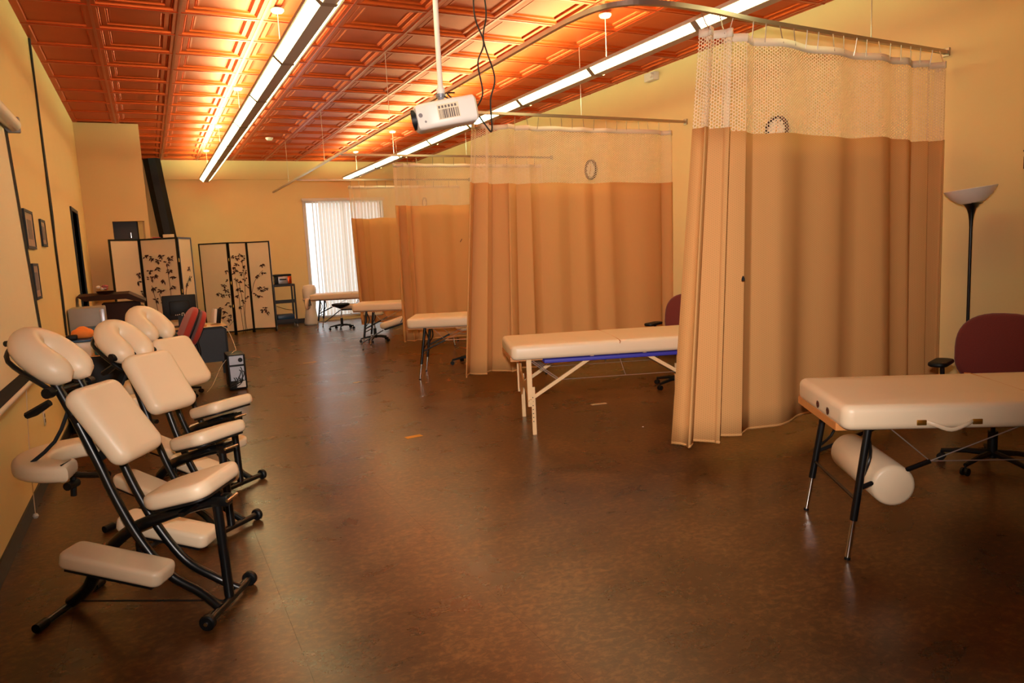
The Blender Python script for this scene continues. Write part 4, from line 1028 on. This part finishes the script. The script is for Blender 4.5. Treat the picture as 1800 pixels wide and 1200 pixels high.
for q in range(8):
    x0_, z0_ = rc_.uniform(-0.05, 0.07), rc_.uniform(0.12, 0.30)
    g.tube([(x0_, -0.004, z0_), (x0_+0.01, -0.045, z0_-0.03), (x0_-rc_.uniform(0.0, 0.06), -0.04, 0.10), (-0.11+rc_.uniform(0, 0.08), -0.05, 0.03+0.01*q)], 0.0055, 6, sm=4)
obj('plugged_cables', g, m_cabl, t)
g = G(); g.tube([(0.80, 10.48, 0.76), (0.875, 10.47, 0.70), (0.93, 10.40, 0.52), (0.93, 10.2, 0.44), (0.86, 9.85, 0.458), (0.70, 9.78, 0.30), (0.58, 9.7, 0.10), (0.50, 9.7, 0.008)], 0.0035, 6, sm=6)
tag(obj('white_cord', g, m_cabw), 'thin white cord looping from the desk past the computer tower to the floor', 'cable')
# storage bins etc. on the left desk
def bin_(loc, w, d, h, label, rz=0):
    t = thing('storage_bin', label, 'storage bin', loc, rz, 'translucent bins with blue lids')
    g = G(); g.box(-w/2*0.92, w/2*0.92, -d/2*0.92, d/2*0.92, 0, h, bev=0.012)
    for v in g.bm.verts:
        if v.co.z > h*0.5: v.co.x *= 1.07; v.co.y *= 1.07
    obj('tub', g, m_bin, t)
    g = G(); g.box(-w/2-0.004, w/2+0.004, -d/2-0.004, d/2+0.004, h, h+0.022, bev=0.006); obj('lid', g, m_bluepl, t)
bin_((-0.70, 8.38, 0.751), 0.24, 0.36, 0.15, 'pale plastic bin with blue lid at the front of the desk')
bin_((-0.63, 9.02, 0.751), 0.23, 0.34, 0.21, 'pale plastic bin with blue lid farther back on the desk, below the grey printer')
g = G(); g.pad(rrect(0.2, 0.2, 0.08, 4), 0.09, 0.04, tr(0, 0, 0), crown=0.03); tag(obj('orange_cloth', g, m_orange, ang=80), 'bright orange cloth lying on the front bin', 'cloth', loc=(-0.66, 8.42, 0.924))
g = G(); g.box(-0.05, 0.05, -0.05, 0.05, 0, 0.05, bev=0.015); tag(obj('black_puck', g, m_blackp), 'small black case beside the orange cloth', 'case', loc=(-0.745, 8.27, 0.924))
for k, (x_, y_, rz_, lab) in enumerate(((-0.50, 8.66, 0.2, 'teal tissue box beside the bins with a white tissue'), (-0.48, 8.28, 0.6, 'small teal packet at the front edge of the desk'))):
    t = thing('tissue_box', lab, 'box', (x_, y_, 0.751), rz_)
    g = G(); g.box(-0.055, 0.055, -0.08, 0.08, 0, 0.09-0.05*k, bev=0.004); obj('carton', g, m_teal, t)
    if not k:
        g = G(); g.lathe([(0.03, 0.085), (0.022, 0.11), (0.03, 0.13), (0.0, 0.14)], seg=7); obj('tissue', g, m_bag, t)
g = G(); g.box(-0.15, 0.15, -0.10, 0.10, 0, 0.008); tag(obj('notepad', g, m_paper, flat=True), 'pale paper pad lying on the wood desk top', 'paper', loc=(-0.30, 8.42, 0.751), rz=0.1)
# printer on its small stand by the wall
t = thing('printer', 'boxy pale grey printer against the left wall behind the bins', 'printer', (-0.675, 9.52, 0.80))
g = G(); g.box(-0.17, 0.18, -0.22, 0.22, 0.0, 0.38, bev=0.015); obj('body', g, m_grey, t)
g = G(); g.box(0.135, 0.185, -0.225, -0.20, 0.04, 0.36, bev=0.004); obj('side_cover', g, m_silver, t)
g = G(); g.box(-0.12, 0.10, -0.226, -0.219, 0.06, 0.10); obj('paper_slot', g, m_blackp, t, flat=True)
t = thing('printer_stand', 'low dark stand carrying the grey printer', 'stand', (-0.665, 9.52, 0))
g = G(); g.box(-0.18, 0.19, -0.23, 0.23, 0.765, 0.798); obj('top', g, m_dkwood, t, flat=True)
for sx_ in (-1, 1):
    for sy_ in (-1, 1):
        g = G(); g.box(sx_*0.165-0.018, sx_*0.165+0.018, sy_*0.20-0.018, sy_*0.20+0.018, 0, 0.765); obj('leg', g, m_dkwood, t, flat=True)
# picture board between printer and lectern
t = thing('art_board', 'pale board with brown blossom drawing between printer and lectern', 'picture', (-0.62, 10.40, 0.45))
g = G(); g.box(-0.09, 0.09, -0.01, 0.01, 0, 0.66, bev=0.003); obj('board', g, m_desk, t)
g = G()
for q in range(9):
    a_ = q*0.7; g.tube([(0.03*cos(a_*3), -0.012, 0.40+0.03*q*0.8), (0.03*cos(a_*3)+0.02, -0.012, 0.41+0.03*q*0.8)], 0.006, 5)
obj('blossom_drawing', g, m_ink, t)
g = G(); g.box(-0.10, 0.10, -0.05, 0.08, 0, 0.45, bev=0.004); tag(obj('board_plinth', g, m_dkwood), 'dark plinth holding the blossom board up', 'plinth', loc=(-0.62, 10.42, -0.0))
# lectern
t = thing('lectern', 'dark wooden lectern with wide slanted top and small pale emblem', 'lectern', (-0.36, 10.75, 0))
g = G(); g.box(-0.22, 0.22, -0.17, 0.20, 0.05, 1.16, bev=0.006); obj('body', g, m_dkwood, t)
g = G(); g.box(-0.26, 0.26, -0.22, 0.24, 0.0, 0.05, bev=0.006); obj('plinth', g, m_dkwood, t)
g = G(); g.bm.faces.new([g.bm.verts.new(p) for p in (V(-0.485, -0.20, 1.265), V(-0.40, -0.22, 1.205), V(0.06, -0.22, 1.205), V(0.27, -0.22, 1.135), V(0.29, -0.20, 1.16), V(0.10, -0.20, 1.27))])
r_ = bmesh.ops.extrude_face_region(g.bm, geom=list(g.bm.faces))
for v in [e for e in r_['geom'] if isinstance(e, bmesh.types.BMVert)]: v.co += V(0.0, 0.46, 0.02)
obj('slanted_top', g, m_dkwood, t, flat=True)
g = G()
for pts in ([(-0.14, 0.93), (-0.17, 0.915), (-0.165, 0.895), (-0.14, 0.90), (-0.135, 0.93)], [(-0.10, 0.935), (-0.12, 0.925), (-0.10, 0.91), (-0.12, 0.895)], [(-0.08, 0.935), (-0.085, 0.905), (-0.065, 0.90), (-0.055, 0.94)]):
    g.tube([(x_, -0.173, z_+0.0) for x_, z_ in pts], 0.004, 6, sm=3)
obj('emblem', g, m_clockf, t)
# dried flowers on lectern
t = thing('flower_arrangement', 'small bunch of dusky pink flowers on the lectern top', 'flowers', (-0.53, 10.74, 1.285))
g = G(); g.lathe([(0.0, 0), (0.09, 0.0), (0.11, 0.03), (0.0, 0.03)], seg=14); obj('dish', g, m_dkwood, t)
rf = random.Random(9)
for q in range(9):
    a_, r__ = rf.uniform(0, 2*pi), rf.uniform(0, 0.08)
    g = G(); g.lathe([(0.0, -0.02), (0.02, -0.012), (0.026, 0.004), (0.012, 0.018), (0.0, 0.012)], (r__*cos(a_), r__*sin(a_), 0.055+rf.uniform(0, 0.05)), 8); obj('bloom', g, m_flower if q % 3 else m_clockf, t)

# ------------------------------------------------------------------ scraps on the floor
def scrap(x_, y_, w_, d_, rz_, m_, lab, cat='paper'):
    g = G(); g.box(-w_/2, w_/2, -d_/2, d_/2, 0.0, 0.0025); tag(obj('floor_scrap', g, m_, flat=True), lab, cat, loc=(x_, y_, 0.0005), rz=rz_)
scrap(1.95, 6.0, 0.15, 0.07, 0.1, m_yel, 'yellow paper square on the open floor in mid room')
scrap(2.09, 11.35, 0.20, 0.06, 0.1, m_scrap, 'pale tape strip on the floor farthest away')
scrap(2.24, 9.07, 0.09, 0.05, 0.4, m_scrap, 'small pale scrap on the floor between the aisle and black legged table')
scrap(3.95, 6.07, 0.16, 0.05, -0.2, m_scrap, 'faint tape strip on the floor under the wooden legged table')
scrap(3.746, 5.06, 0.012, 0.012, 0, m_white, 'tiny white crumb on the floor right of the wooden table legs')
